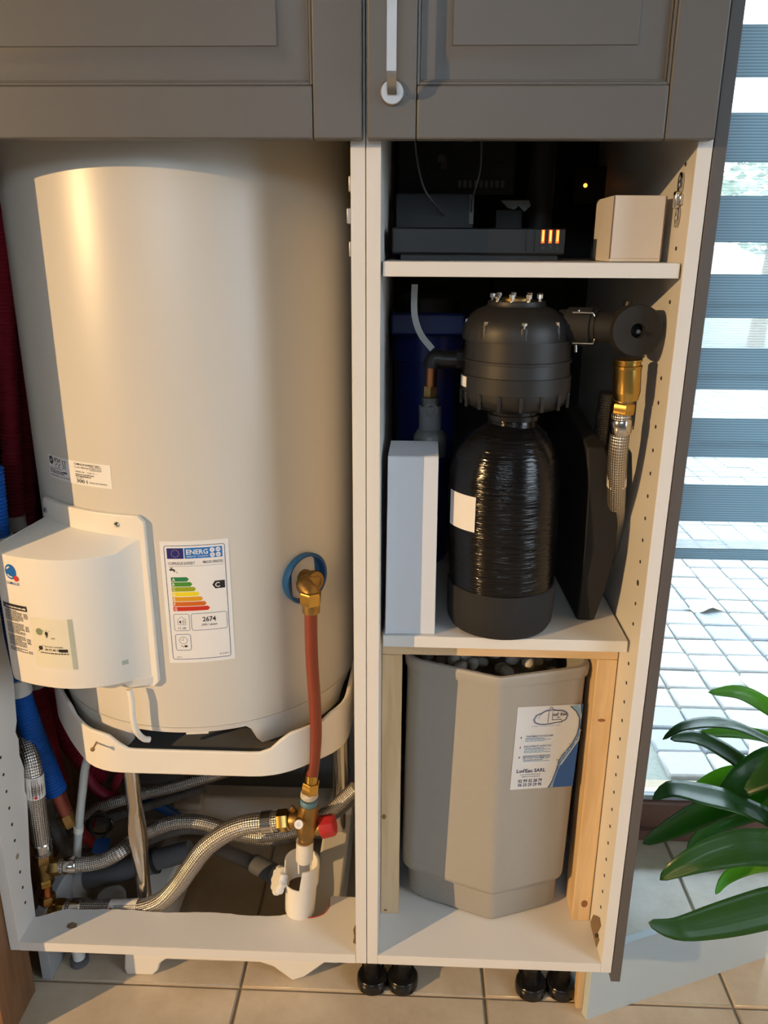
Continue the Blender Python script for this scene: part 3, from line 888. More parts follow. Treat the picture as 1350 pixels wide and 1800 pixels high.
# small rectangular moulding and slot on the hood
def hood_pt(u, v, lift=1):
    """u: 0 right end .. 1 left end of the hood front, v: height"""
    s = u * (nF - 1); i = max(0, min(int(s), nF - 2)); t = s - i
    p = Vector((*front[i], 0)).lerp(Vector((*front[i + 1], 0)), t)
    d = Vector((front[i + 1][0] - front[i][0], front[i + 1][1] - front[i][1], 0)).normalized()
    n = Vector((-d.y, d.x, 0))
    if n.y > 0: n = -n
    p = p + n * (.00035 * lift); p.z = v
    return p
flen = sum(math.hypot(front[i + 1][0] - front[i][0], front[i + 1][1] - front[i][1]) for i in range(nF - 1))
HP = []
acc = 0
for i in range(nF):
    if i: acc += math.hypot(front[i][0] - front[i - 1][0], front[i][1] - front[i - 1][1])
    HP.append(acc)
def hood_s(s, v, lift=1):
    """s: metres along the hood front from its right end"""
    for i in range(nF - 1):
        if HP[i + 1] >= s: return hood_pt((i + (s - HP[i]) / (HP[i + 1] - HP[i])) / (nF - 1), v, lift)
    return hood_pt(1, v, lift)
CREAM = mat('cream_plate', (0.74, 0.70, 0.56), 0.45, 0, 0.02, 30)
SHADEG = mat('pale_green_plastic', (0.42, 0.46, 0.38), 0.5, 0, 0.03, 30)
GREENL = mat('green_lens', (0.16, 0.22, 0.12), 0.25, 0, 0.05, 30)
def find_s(px_):
    best = None
    for k in range(201):
        s = flen * k / 200; p = hood_s(s, .72); v = p - CAM; x = 675 + FPX * v.dot(RIGHT) / v.dot(FWD)
        if best is None or abs(x - px_) < best[0]: best = (abs(x - px_), s)
    return best[1]
def hz_at(s, py_):
    lo, hi = .6, .95
    for _ in range(40):
        m_ = (lo + hi) / 2; v = hood_s(s, m_) - CAM; y = 900 - FPX * v.dot(UP) / v.dot(FWD)
        if y > py_: lo = m_
        else: hi = m_
    return lo
sA, sB = find_s(60), find_s(124)         # service plate between these
zA, zB = hz_at(sB, 1176), hz_at(sB, 1090)
pr = Print(lambda u, v, l: hood_s(sA - u, v, l))
wpl = sA - sB
pr.rect(0, zA, wpl, zB, CREAM, 1, 6)
zs_ = (zA + zB) / 2
pr.rect(wpl, zA - .001, wpl + .007, zB + .001, SHADEG, 1, 2)
pr.disc(wpl * .22, zs_ + .018, .0055, GREENL, 2)
pr.disc(wpl * .42, zs_ + .016, .0025, INK, 2, ry=.0035); pr.rect(wpl * .40, zs_ + .010, wpl * .44, zs_ + .013, INK, 2)
for q in (-1, 0, 1): pr.line((wpl * .42 + .004 * q, zs_ + .0205 - abs(q) * .001), (wpl * .42 + .0055 * q, zs_ + .0225 - abs(q) * .0015), .0006, INK, 2)
pr.text('OK', wpl * .54, zs_ + .008, .004, INK, 2)
pr.disc(wpl * .20, zs_ - .008, .0035, INK, 2); pr.line((wpl * .12, zs_ - .014), (wpl * .28, zs_ - .003), .0008, INK, 2)
pr.text('Service conseils', wpl * .32, zs_ - .006, .0045, INK, 2)
pr.text('09 77 40 10 10', wpl * .32, zs_ - .0115, .0048, INK, 2, bold=True)
pr.rect(wpl * .70, zs_ - .0125, wpl * .93, zs_ - .0075, INK, 2)
pr.scribble(wpl * .18, wpl * .95, zs_ - .016, .0018, INK, 2, 3)
pr.build(ec, 'service_plate')
# logo
sL = find_s(37); zL = hz_at(sL, 1005)
LOGOB = mat('logo_blue', (0.01, 0.13, 0.48), 0.35, 0, 0.05, 50); LOGOR = mat('logo_red', (0.60, 0.04, 0.02), 0.4, 0, 0.05, 50)
pr = Print(lambda u, v, l: hood_s(sL - u, zL + v, l))
pr.disc(0, 0, .0105, LOGOB, 1, 28, ry=.0115)
pr.ring(.0005, -.0005, .0080, .0022, PAPER, 2, 12, 100, 150); pr.ring(.0005, .0, .0078, .0022, PAPER, 2, 12, 215, 285)
pr.disc(.0095, -.0090, .0043, LOGOR, 3, 20)
pr.text('CUMULUS', 0.0015, -.0195, .0056, INKB, 2, width=.024, bold=True, align='C')
pr.text('o', -.0125, .0105, .0035, INK, 2)
pr.build(ec, 'logo')
# dark notice panel
s1, s0 = find_s(15), find_s(56)
pr = Print(lambda u, v, l: hood_s(s1 - u, v, l))
w_ = s1 - s0; zt_ = hz_at((s0 + s1) / 2, 1062); zb_ = hz_at((s0 + s1) / 2, 1148)
GREYT = mat('grey_print', (0.09, 0.085, 0.085), 0.55, 0, 0.1, 60)
pr.rect(0, zt_ - .0085, w_, zt_, INK, 1, 6)
pr.scribble(w_ * .15, w_ * .85, zt_ - .0058, .0022, PAPER, 2, 9)
pr.rect(w_ * .86, zt_ - .006, w_ * .95, zt_ - .0035, PAPER, 2)
rowz = zt_ - .0115; k = 0
while rowz > zb_:
    if k % 9 != 8: pr.scribble(w_ * .06, w_ * (.80 if k % 7 else .62), rowz, .00165, GREYT, 1, 100 + k)
    if k % 9 in (1, 2, 3, 4): pr.scribble(w_ * .84, w_ * .99, rowz, .00165, GREYT, 1, 300 + k)
    rowz -= .00225; k += 1
pr.build(ec, 'notice_print')
sq = find_s(218); zq = hz_at(sq, 1164)
sub(ec, wh, MB().extrude([hood_s(sq + .005, zq - .0035, 0), hood_s(sq - .004, zq - .0035, 0), hood_s(sq - .004, zq + .0035, 0), hood_s(sq + .005, zq + .0035, 0)], (-.0004, -.0009, 0)), 'clip_slot', SHADEG)
for ch in list(ec.children):
    if ch.name.startswith(('service_plate', 'logo', 'notice_print')):
        ch.data.transform(Matrix.Translation(-Vector(wh.location)))

# ---- rating plate and energy label (printed paper wrapped round the tank)
def tank_print(a0, z0):
    return Print(lambda u, v, l: on_tank(a0 + math.degrees(u / TR), z0 + v, .0003 + .00018 * l) - Vector(wh.location))
def sticker(a0, a1, zlo, zhi, name, label, m=PAPER):
    v_ = []; n = 12
    for i in range(n + 1):
        a = a0 + (a1 - a0) * i / n
        v_ += [on_tank(a, zlo, .0001), on_tank(a, zhi, .0001), on_tank(a, zhi, .0004), on_tank(a, zlo, .0004)]
    f_ = [[3, 2, 1, 0], [4 * n + k for k in range(4)]]
    for i in range(n):
        for k in range(4): f_.append([i * 4 + k, i * 4 + 4 + k, i * 4 + 4 + (k + 1) % 4, i * 4 + (k + 1) % 4])
    o = part(wh, MB().add(v_, f_), name, m); tag(o, label); return o
rp = sticker(-42.0, -13.4, .9440, .9790, 'rating_plate', 'white rating plate with small black print')
W_ = math.radians(28.5) * TR
pr = tank_print(-42.0, .9440)
pr.disc(.0095, .0275, .0062, INK, 2, 24); pr.text('NF', .0095, .0253, .0062, PAPER, 3, align='C', bold=True)
pr.text('IP24', .019, .0265, .0085, INK, 2, width=.0155, bold=True)
pr.ring(.0255, .0195, .0042, .0011, INK, 2, 14, 70, 290); pr.ring(.0335, .0195, .0042, .0011, INK, 2, 14, 70, 290); pr.line((.0297, .0195), (.0325, .0195), .001, INK, 2)
pr.path([(.0395, .030), (.0475, .030), (.046, .0195), (.041, .0195)], .0008, INK, 2, True); pr.line((.0385, .0165), (.0485, .032), .0007, INK, 2); pr.line((.0485, .0165), (.0385, .032), .0007, INK, 2)
pr.rect(.039, .0115, .049, .0138, INK, 2)
pr.scribble(.003, .020, .0145, .0014, INK, 2, 1); pr.scribble(.004, .040, .0112, .0018, INK, 2, 2); pr.scribble(.004, .042, .0085, .0018, INK, 2, 4)
pr.text('SE REPORTER A LA NOTICE', .004, .0035, .0034, INK, 2, width=.049, bold=True)
pr.text('CUMULUS EXPERT 300 L', .067, .0295, .0040, INK, 2, width=.050, bold=True)
pr.text('Code 986530', .067, .0250, .0036, INK, 2, width=.028); pr.rrect(.097, .0238, .117, .0285, .001, .0006, INK, 2); pr.text('986530', .099, .0250, .0032, INK, 2, width=.016)
pr.text('3000 W   230 V ~', .068, .0185, .0032, INK, 2, width=.042)
pr.scribble(.068, .105, .0150, .0016, INK, 2, 7); pr.scribble(.068, .098, .0123, .0018, INK, 2, 8)
pr.text('0,7 MPa', .069, .0093, .0032, INK, 2, width=.014)
pr.text('300 l', .069, .0033, .0072, INK, 2, width=.021, bold=True); pr.text('MADE IN FRANCE', .094, .0042, .0032, INK, 2, width=.031)
pr.build(rp)

el = sticker(0.3, 21.5, .6720, .8685, 'energy_label', 'white energy label with coloured arrows from A to G')
W_, H_ = math.radians(21.2) * TR, .1965
cols = [(0.02, 0.20, 0.07), (0.06, 0.26, 0.03), (0.30, 0.36, 0.01), (0.80, 0.66, 0.02), (0.66, 0.32, 0.01), (0.58, 0.13, 0.01), (0.55, 0.03, 0.01)]
EUB = mat('flag_blue', (0.015, 0.015, 0.16), 0.45, 0, 0.05, 50); CYB = mat('energy_blue', (0.01, 0.17, 0.55), 0.45, 0, 0.05, 50)
FRAMEI = mat('slate_line', (0.05, 0.11, 0.22), 0.5, 0, 0.05, 50); YEL = mat('star_yellow', (0.45, 0.42, 0.25), 0.5, 0, 0.05, 50)
pr = tank_print(0.3, .6720)
pr.rrect(.006, .006, W_ - .006, H_ - .007, .003, .0010, FRAMEI, 1)
y1 = H_ - .0105; y0 = y1 - .0165
pr.rect(.0095, y0, .0335, y1, EUB, 1, 4); pr.rect(.0347, y0, W_ - .0095, y1, CYB, 1, 8)
for k in range(12):
    a = R(30 * k); pr.disc(.0215 + .0055 * math.cos(a), (y0 + y1) / 2 + .0055 * math.sin(a), .0007, YEL, 2, 6)
pr.text('ENERG', .0375, y0 + .0065, .0105, PAPER, 2, width=.031, bold=True)
pr.text('енергия · ενεργεια', .0375, y0 + .0022, .0036, PAPER, 2, width=.031)
for i, (t, dx, dy) in enumerate((('Y', 0, 0), ('UA', 1, 0), ('IE', 0, -1), ('IA', 1, -1))):
    cx, cy = .0745 + .0085 * dx, y1 - .0045 + .0078 * dy
    pr.disc(cx, cy, .0036, PAPER, 2, 18); pr.text(t, cx, cy - .0014, .0042, CYB, 3, align='C')
pr.text('CUMULUS EXPERT', .0105, y0 - .0095, .0066, INK, 2, width=.0385); pr.text('986530 (986530)', W_ - .0095, y0 - .0085, .0060, INK, 2, width=.029, align='R')
pr.line((.010, y0 - .0118), (W_ - .009, y0 - .0118), .0004, FRAMEI, 1)
pr.rect(.0115, y0 - .0185, .0175, y0 - .0158, INK, 1); pr.rect(.0138, y0 - .0158, .0152, y0 - .0142, INK, 1); pr.rect(.0120, y0 - .0145, .0170, y0 - .0136, INK, 1); pr.poly([(.0165, y0 - .0158), (.0195, y0 - .0170), (.0195, y0 - .0205), (.0175, y0 - .0205), (.0172, y0 - .0185)], INK, 1)
pr.text('L', .0215, y0 - .0225, .0048, INK, 2)
ya = y0 - .0290
for k, c in enumerate(cols):
    m_ = mat('arrow_' + 'ABCDEFG'[k], c, 0.45, 0, 0.04, 50)
    x1 = .0355 + .0046 * k; h_ = .0070; yy = ya - .0079 * k
    pr.poly([(.0125, yy - h_), (x1, yy - h_), (x1 + .0030, yy - h_ / 2), (x1, yy), (.0125, yy)], m_, 1)
    pr.text('ABCDEFG'[k], .0140, yy - h_ * .82, .0062, PAPER, 2, bold=True)
yc = ya - .0145
pr.poly([(.0715, yc), (.0755, yc + .0062), (W_ - .0085, yc + .0062), (W_ - .0085, yc - .0062), (.0755, yc - .0062)], INK, 1)
pr.text('C', .0755, yc - .0038, .0105, PAPER, 2, bold=True)
yb = ya - .0079 * 7 - .0040
pr.rrect(.0120, yb - .0275, .0345, yb, .0025, .0007, FRAMEI, 1); pr.rrect(.0375, yb - .0275, W_ - .0085, yb, .0035, .0008, FRAMEI, 1)
pr.path([(.0175, yb - .0175), (.0175, yb - .0090), (.0232, yb - .0045), (.0290, yb - .0090), (.0290, yb - .0175)], .0006, FRAMEI, 1, True)
pr.poly([(.0195, yb - .0145), (.0195, yb - .0115), (.0205, yb - .0115), (.0222, yb - .0100), (.0222, yb - .0160), (.0205, yb - .0145)], INK, 1)
for q in (.0022, .0036, .0050): pr.ring(.0222, yb - .013, q, .0005, INK, 1, 8, -50, 50)
pr.text('15 dB', .0232, yb - .0250, .0055, INK, 2, align='C')
pr.text('2674', (.0375 + W_ - .0085) / 2, yb - .0135, .0108, INK, 2, width=.0195, bold=True, align='C'); pr.text('kWh / annum', (.0375 + W_ - .0085) / 2, yb - .0205, .0058, INK, 2, width=.022, align='C')
yd = yb - .0335
pr.rrect(.0120, yd - .0265, .0345, yd, .0030, .0009, FRAMEI, 1); pr.ring(.0235, yd - .0100, .0058, .0006, INK, 1, 24); pr.line((.0235, yd - .0100), (.0235, yd - .0058), .0005, INK, 1); pr.line((.0235, yd - .0100), (.0200, yd - .0092), .0005, INK, 1)
pr.line((.0195, yd - .0185), (.0235, yd - .0212), .0010, INK, 1); pr.rect(.0245, yd - .0215, .0290, yd - .0182, INK, 1)
pr.text('2015', .0120, .0085, .0034, INK, 2, width=.007); pr.text('812/2013', W_ - .0085, .0105, .0034, INK, 2, width=.014, align='R')
pr.build(el)

# ---- blue collar and brass elbow of the cold inlet
BLUEC = mat('blue_collar', (0.01, 0.085, 0.27), 0.38, 0, 0.05, 40)
ca, cz = 47.8, .7800
cp_ = on_tank(ca, cz, -.004); cn = Vector((math.sin(R(ca)), -math.cos(R(ca)), 0))
cw = MB().lathe(cp_, [(.0405, .000), (.0415, .012), (.0395, .0145), (.0365, .0135), (.0350, .006), (.0345, .003), (.0120, .0028)], cn, 40, cap=False)
part(wh, cw, 'inlet_collar', BLUEC)

# ---- power cable out of the cover
cab = empty('power_cable', 'white power cable hanging out below the electrical cover', 'cable', loc=(-.36, .04, .55))
part(cab, MB().tube(smooth_path([U(228, 1212, .034), U(232, 1235, .032), U(234, 1262, .032), U(240, 1285, .034), U(252, 1298, .046), U(263, 1300, .052)], 8), .0048, 12), 'sheath', CVW)

# =================================================================== STAND
st = empty('heater_stand', 'white plastic stand with steel posts carrying the water heater', 'stand', loc=(-.28, .3, 0))
def offset_poly(poly, d):
    n = len(poly); out = []
    for i in range(n):
        p0, p1, p2 = Vector(poly[i - 1]), Vector(poly[i]), Vector(poly[(i + 1) % n])
        e1 = (p1 - p0).normalized(); e2 = (p2 - p1).normalized()
        n1 = Vector((-e1.y, e1.x)); n2 = Vector((-e2.y, e2.x)); b = (n1 + n2).normalized()
        out.append(p1 + b * (d / max(.3, b.dot(n1))))
    return out
def round_poly(poly, rr, n=5):
    out = []; m = len(poly)
    for i in range(m):
        p0, p1, p2 = Vector(poly[i - 1]), Vector(poly[i]), Vector(poly[(i + 1) % m])
        r = rr[i] if isinstance(rr, list) else rr
        a = p1 + (p0 - p1).normalized() * min(r, (p0 - p1).length * .45); b = p1 + (p2 - p1).normalized() * min(r, (p2 - p1).length * .45)
        for k in range(n + 1):
            t = k / n; out.append(a * (1 - t) ** 2 + p1 * 2 * t * (1 - t) + b * t * t)
    return out
ring_p = [(-.435, .040), (-.142, .040), (-.0400, .125), (-.0340, .30), (-.0400, .48), (-.14, .585), (-.44, .585), (-.578, .47), (-.578, .215), (-.502, .112)]
# subdivide the long edges so that the rim can dip
rp_ = round_poly(ring_p, .045)
dense = []
for i in range(len(rp_)):
    p, q = rp_[i], rp_[(i + 1) % len(rp_)]; n_ = max(1, int((q - p).length / .012))
    for k in range(n_): dense.append(p.lerp(q, k / n_))
inner = offset_poly([tuple(p) for p in dense], .007)
def rim_z(p):
    base = .5570 + .004 * min(1, max(0, (p.y - .1) * 6))
    if p.y < .1:
        k = 1 if -.372 < p.x < -.165 else (max(0, 1 - (-.372 - p.x) / .045) if p.x <= -.372 else max(0, 1 - (p.x + .165) / .045))
        k = max(0, min(1, k)); k = k * k * (3 - 2 * k)
        base -= .026 * k
        base -= .008
    return base
mb = MB(); n_ = len(dense); vv = []
for p, q in zip(dense, inner):
    zt_ = rim_z(p)
    vv += [Vector((p.x, p.y, .478)), Vector((p.x, p.y, zt_)), Vector((q.x, q.y, zt_ - .001)), Vector((q.x, q.y, .478))]
ff = []
for i in range(n_):
    j = (i + 1) % n_
    for k in range(4): ff.append([i * 4 + k, j * 4 + k, j * 4 + (k + 1) % 4, i * 4 + (k + 1) % 4])
mb.add(vv, ff, False)
o = part(st, mb, 'upper_ring', CAPW, .0025, 3)
# deck inside the ring that the tank stands on
inn = [p for p in inner]
part(st, MB().prism([(p.x, p.y) for p in inn], .486, .500), 'deck', mat('dark_deck', (0.10, 0.10, 0.10), 0.7, 0, 0.1, 30))
# foot frame on the floor
b0, b1, c0, c1 = -.437, -.058, .092, .492
fr = MB()
def bar(poly, z0, z1, name): part(st, MB().prism(poly, z0, z1), name, CAPW, .006, 3)
bar([(b0, c0 + .03), (-.388, c0 + .03), (-.388, c1 - .04), (b0, c1 - .04)], .010, .118, 'side_bar')
bar([(-.112, c0 + .03), (b1, c0 + .03), (b1, c1 - .04), (-.112, c1 - .04)], .010, .118, 'side_bar')
bar([(b0, c1 - .045), (b1, c1 - .045), (b1, c1), (b0, c1)], .010, .118, 'rear_bar')
# front skirt with the arched underside
prof = [(-.452, .012), (-.448, .0005), (-.400, .0005), (-.389, .012), (-.383, .030), (-.372, .040), (-.20, .041), (-.176, .032), (-.142, .0005), (-.120, .010), (-.096, .032), (-.075, .052), (-.070, .118), (-.440, .118)]
part(st, MB().extrude([(x, c0, z_) for x, z_ in prof], (0, .032, 0)), 'front_skirt', CAPW, .003, 2)
# gussets between bars and posts
for sx in (-1, 1):
    x_ = -.412 if sx < 0 else -.085
    part(st, MB().prism([(x_ - .03, .40), (x_ + .03, .40), (x_ + .02, .46), (x_ - .02, .46)], .118, .135), 'socket', CAPW, .004, 2)
# steel posts
def post(x, y, crimp=False):
    P = [Vector((x, y, .119)), Vector((x, y, .18))]
    if crimp:
        mb = MB(); rings = []; n = 16; zs2 = [.119, .215, .235, .250, .275, .300, .320, .335, .350, .478]
        v_ = []
        for z_ in zs2:
            k = max(0, 1 - abs(z_ - .288) / .06) ** .6; ang = R(35)
            for q in range(n):
                a = 2 * math.pi * q / n
                lx, ly = .0128 * math.cos(a - ang) * (1 + .32 * k), .0128 * math.sin(a - ang) * (1 - .60 * k)
                v_.append(Vector((x + lx * math.cos(ang) - ly * math.sin(ang), y + lx * math.sin(ang) + ly * math.cos(ang), z_)))
        f_ = []
        for i in range(len(zs2) - 1):
            for q in range(n): f_.append([i * n + q, i * n + (q + 1) % n, (i + 1) * n + (q + 1) % n, (i + 1) * n + q])
        mb.add(v_, f_, True); part(st, mb, 'post', STEEL)
    else:
        part(st, MB().cyl((x, y, .119), (x, y, .478), .0128), 'post', STEEL)
post(-.412, .125, True); post(-.079, .36); post(-.412, .44); post(-.079, .47)
SCREWM = mat('rusty_screw', (0.35, 0.20, 0.09), 0.5, 0.7, 0.2, 60)
p0 = U(172, 1308, .075); p1 = p0 + Vector((-.005, -.030, .012))
sc_ = empty('loose_screw', 'brass coloured screw sticking out of the left of the white stand ring', 'screw', loc=p0)
pa, pb_ = U(172, 1301, .056), U(163, 1317, .022)
part(sc_, MB().cyl(pa, pb_, .0016, n=10), 'shank', SCREWM); d_ = (pb_ - pa).normalized()
part(sc_, MB().lathe(pb_, [(.0016, -.003), (.0036, 0), (.0036, .0012), (0, .002)], d_, 12, cap=False), 'head', SCREWM)

# =================================================================== PLUMBING UNDER THE HEATER
def thing(name, label, cat, loc, group=None):
    return empty(name, label, cat, group, loc)

# ---- inlet pipe: elbow, nut, red tube
ip = thing('inlet_pipe', 'orange red pipe with brass elbow dropping from the blue collar', 'pipe', (-.09, .085, .5))
e0 = on_tank(ca, cz, -.002); e1 = on_tank(ca, cz, .022)
pe = U(546, 1030, .085)
elb = smooth_path([e0, e1, Vector((pe.x - .012, pe.y + .022, cz + .001)), Vector((pe.x - .001, pe.y + .004, cz - .006)), Vector((pe.x, pe.y, cz - .022)), Vector((pe.x, pe.y, cz - .034))], 6)
part(ip, MB().tube(elb, .0135, 18), 'elbow', BRASSD)
part(ip, MB().lathe(e1, [(.0165, -.004), (.0170, 0), (.0170, .006), (.0150, .008)], cn, 24), 'elbow_collar', BRASSD)
zn = pe.z
q0 = U(546, 1040, .085); q1 = U(546, 1061, .085)
part(ip, MB().hexnut((q0.x, .085, q0.z), (q1.x, .085, q1.z), .0172), 'nut', BRASS)
q2 = U(546.5, 1076, .085)
part(ip, MB().cyl((q1.x, .085, q1.z), (q2.x, .085, q2.z), .0102, n=24), 'sleeve', BRASS)
tp = [U(546.5, 1076, .085), U(547, 1120, .085), U(549, 1170, .085), U(553, 1230, .085), U(555, 1285, .085), U(553, 1325, .085), U(549, 1362, .085)]
part(ip, MB().tube(smooth_path(tp, 10), .0098, 18), 'tube', ORANGE)
s0_, s1_, s2_, s3_, s4_ = [U(x, y, .085) for x, y in ((548, 1360), (547, 1374), (546, 1380), (545, 1392), (544, 1402))]
part(ip, MB().cyl(s0_, s1_, .0105, n=24), 'sleeve', BRASS)
part(ip, MB().hexnut(s1_, s3_, .0150), 'nut', BRASS)
WRAP = mat('ptfe_wrap', (0.55, 0.52, 0.47), 0.8, 0, 0.15, 120, 0.5, 300)
part(ip, MB().lathe(s4_, [(.0125, 0), (.0150, .004), (.0145, .009), (.0125, .0125)], (0, 0, 1), 20), 'thread_seal', WRAP)

# ---- safety group (brass valve)
VY = .085
sg = thing('safety_valve', 'cast brass safety valve with a red cap below the inlet pipe', 'valve', U(542, 1460, VY))
v0, v1, v2, v3 = U(544, 1402, VY), U(543, 1412, VY), U(541, 1450, VY), U(537, 1482, VY)
part(sg, MB().lathe(v1, [(.0150, 0), (.0150, .0045), (.0142, .006), (.0132, .008)], (v0 - v1), 24), 'blue_ring', mat('blue_ring', (0.10, 0.22, 0.32), 0.5, 0, 0.05, 40))
body = MB(); ax_ = (v1 - v3).normalized()
L_ = (v1 - v3).length
body.lathe(v3, [(.0105, 0), (.0118, .003), (.0112, .006), (.0122, .009), (.0112, .012), (.0150, .016), (.0180, .028), (.0188, .042), (.0180, .055), (.0172, .064), (.0160, L_)], ax_, 28)
vb = part(sg, body, 'valve_body', BRASSD)
nl0, nl1 = U(530, 1442, VY), U(507, 1441, VY)
part(sg, MB().lathe(nl0, [(.0150, 0), (.0160, .008), (.0140, .020), (.0125, (nl1 - nl0).length)], (nl1 - nl0), 24), 'inlet_branch', BRASSD)
part(sg, MB().hexnut(U(508, 1441, VY), U(488, 1443, VY), .0185), 'nut', BRASS)
r0_, r1_, r2_ = U(552, 1458, VY), U(564, 1454, VY), U(589, 1449, VY)
part(sg, MB().lathe(r0_, [(.0100, 0), (.0125, .006), (.0125, (r1_ - r0_).length)], (r1_ - r0_), 24), 'cap_neck', BRASSD)
part(sg, MB().tube([r1_, r1_.lerp(r2_, .08), r1_.lerp(r2_, .85), r2_], [.0180, .0195, .0185, .0165], 8, True, False), 'red_cap', REDCAP, .0012)
k0 = U(527, 1446, .070); k1 = U(524, 1451, .048)
part(sg, MB().lathe(k0, [(.0090, -.004), (.0090, .004), (.0070, .006), (.0070, .014)], (k1 - k0), 20), 'test_port', BRASSD)
pk = k0 + (k1 - k0).normalized() * .014
part(sg, MB().lathe(pk, [(.0072, 0), (.0072, .003), (.0028, .0032), (.0024, .001)], (k1 - k0), 20), 'port_cap', WHITEPVC)
lg = MB()
lg.extrude([U(x, y, .090) for x, y in ((509, 1424), (513, 1418), (522, 1428), (530, 1432), (527, 1440), (512, 1436))], (0, .008, 0))
part(sg, lg, 'lever_lug', BRASSD, .001)

# ---- siphon funnel
sp_ = thing('siphon_funnel', 'white plastic siphon funnel under the safety valve', 'siphon', U(528, 1590, .10))
f0, f1 = U(536, 1478, VY), U(535, 1512, VY)
part(sp_, MB().lathe(f1, [(.0135, 0), (.0148, .003), (.0145, (f0 - f1).length - .004), (.0150, (f0 - f1).length), (.0110, (f0 - f1).length - .001), (.0105, .002)], (f0 - f1), 28, closed=True), 'air_gap_sleeve', WHITEPVC)
SPY = .092
ca0, ca1 = U(527, 1606, SPY), U(531.5, 1512, SPY); ax_ = (ca1 - ca0).normalized(); H = (ca1 - ca0).length
cup = MB(); vv = []; n_ = 48
u_, w_2 = frame_of(ax_)
def cup_top(a):
    """cut-away window on the camera-left side of the rim"""
    d_ = (u_ * math.cos(a) + w_2 * math.sin(a)); ang = math.degrees(math.atan2(d_.x, -d_.y))
    return H - .0395 if -78 < ang < 0 else H
levels = [(.0150, -.006), (.0225, .002), (.0258, .012), (.0264, .030), (.0270, .060), (.0276, H - .046), (.0296, H - .044), (.0300, H - .0395), (.0302, None)]
for r_, h_ in levels:
    for k in range(n_):
        a = 2 * math.pi * k / n_; hh = cup_top(a) if h_ is None else h_
        vv.append(ca0 + ax_ * hh + (u_ * math.cos(a) + w_2 * math.sin(a)) * r_)
for r_, h_ in [(.0282, None), (.0282, H - .0395), (.0250, .060), (.0200, .020)]:
    for k in range(n_):
        a = 2 * math.pi * k / n_; hh = cup_top(a) if h_ is None else h_
        vv.append(ca0 + ax_ * hh + (u_ * math.cos(a) + w_2 * math.sin(a)) * r_)
ff = []; m_ = len(levels) + 4
for i in range(m_ - 1):
    for k in range(n_): ff.append([i * n_ + k, i * n_ + (k + 1) % n_, (i + 1) * n_ + (k + 1) % n_, (i + 1) * n_ + k])
ff.append([k for k in range(n_)][::-1]); ff.append([(m_ - 1) * n_ + k for k in range(n_)])
cup.add(vv, ff, True)
part(sp_, cup, 'cup', WHITEPVC, .0005)
part(sp_, MB().lathe(ca0 + ax_ * (H - .060), [(.0248, 0), (.0248, .001), (0, .0012)], ax_, 24, cap=False), 'water_trap', mat('dirty_water', (0.10, 0.055, 0.02), 0.2, 0, 0.4, 60))
for sx in (-.0095, .0115):
    part(sp_, MB().box((f1.x + sx - .0014, SPY - .013, f1.z - .024), (f1.x + sx + .0014, SPY - .0105, f1.z + .003)), 'strut', WHITEPVC)
part(sp_, MB().lathe(U(508, 1548, SPY), [(.0075, 0), (.0075, .018)], (U(496, 1548, SPY) - U(508, 1548, SPY)), 18), 'knob_stem', WHITEPVC)
kb = U(497, 1548, SPY); kd = (U(484, 1546, SPY - .004) - kb).normalized()
kn = MB(); ku, kw = frame_of(kd); vv = []
for h_, sc in ((0, .90), (.003, 1.0), (.010, 1.0), (.0135, .88), (.014, .5)):
    for k in range(48):
        a = 2 * math.pi * k / 48; r_ = (.0225 + .0022 * math.cos(9 * a)) * sc
        vv.append(kb + kd * h_ + (ku * math.cos(a) + kw * math.sin(a)) * r_)
ff = [[i * 48 + k, i * 48 + (k + 1) % 48, (i + 1) * 48 + (k + 1) % 48, (i + 1) * 48 + k] for i in range(4) for k in range(48)]
ff += [[k for k in range(48)][::-1], [4 * 48 + k for k in range(48)]]
kn.add(vv, ff, True); part(sp_, kn, 'knob', WHITEPVC)
part(sp_, MB().tube(smooth_path([ca0 - ax_ * .005, ca0 - ax_ * .028, Vector((ca0.x - .012, ca0.y + .045, .136)), Vector((ca0.x - .03, ca0.y + .12, .140))], 6), .0125, 16), 'drain_stub', GREYPVC)

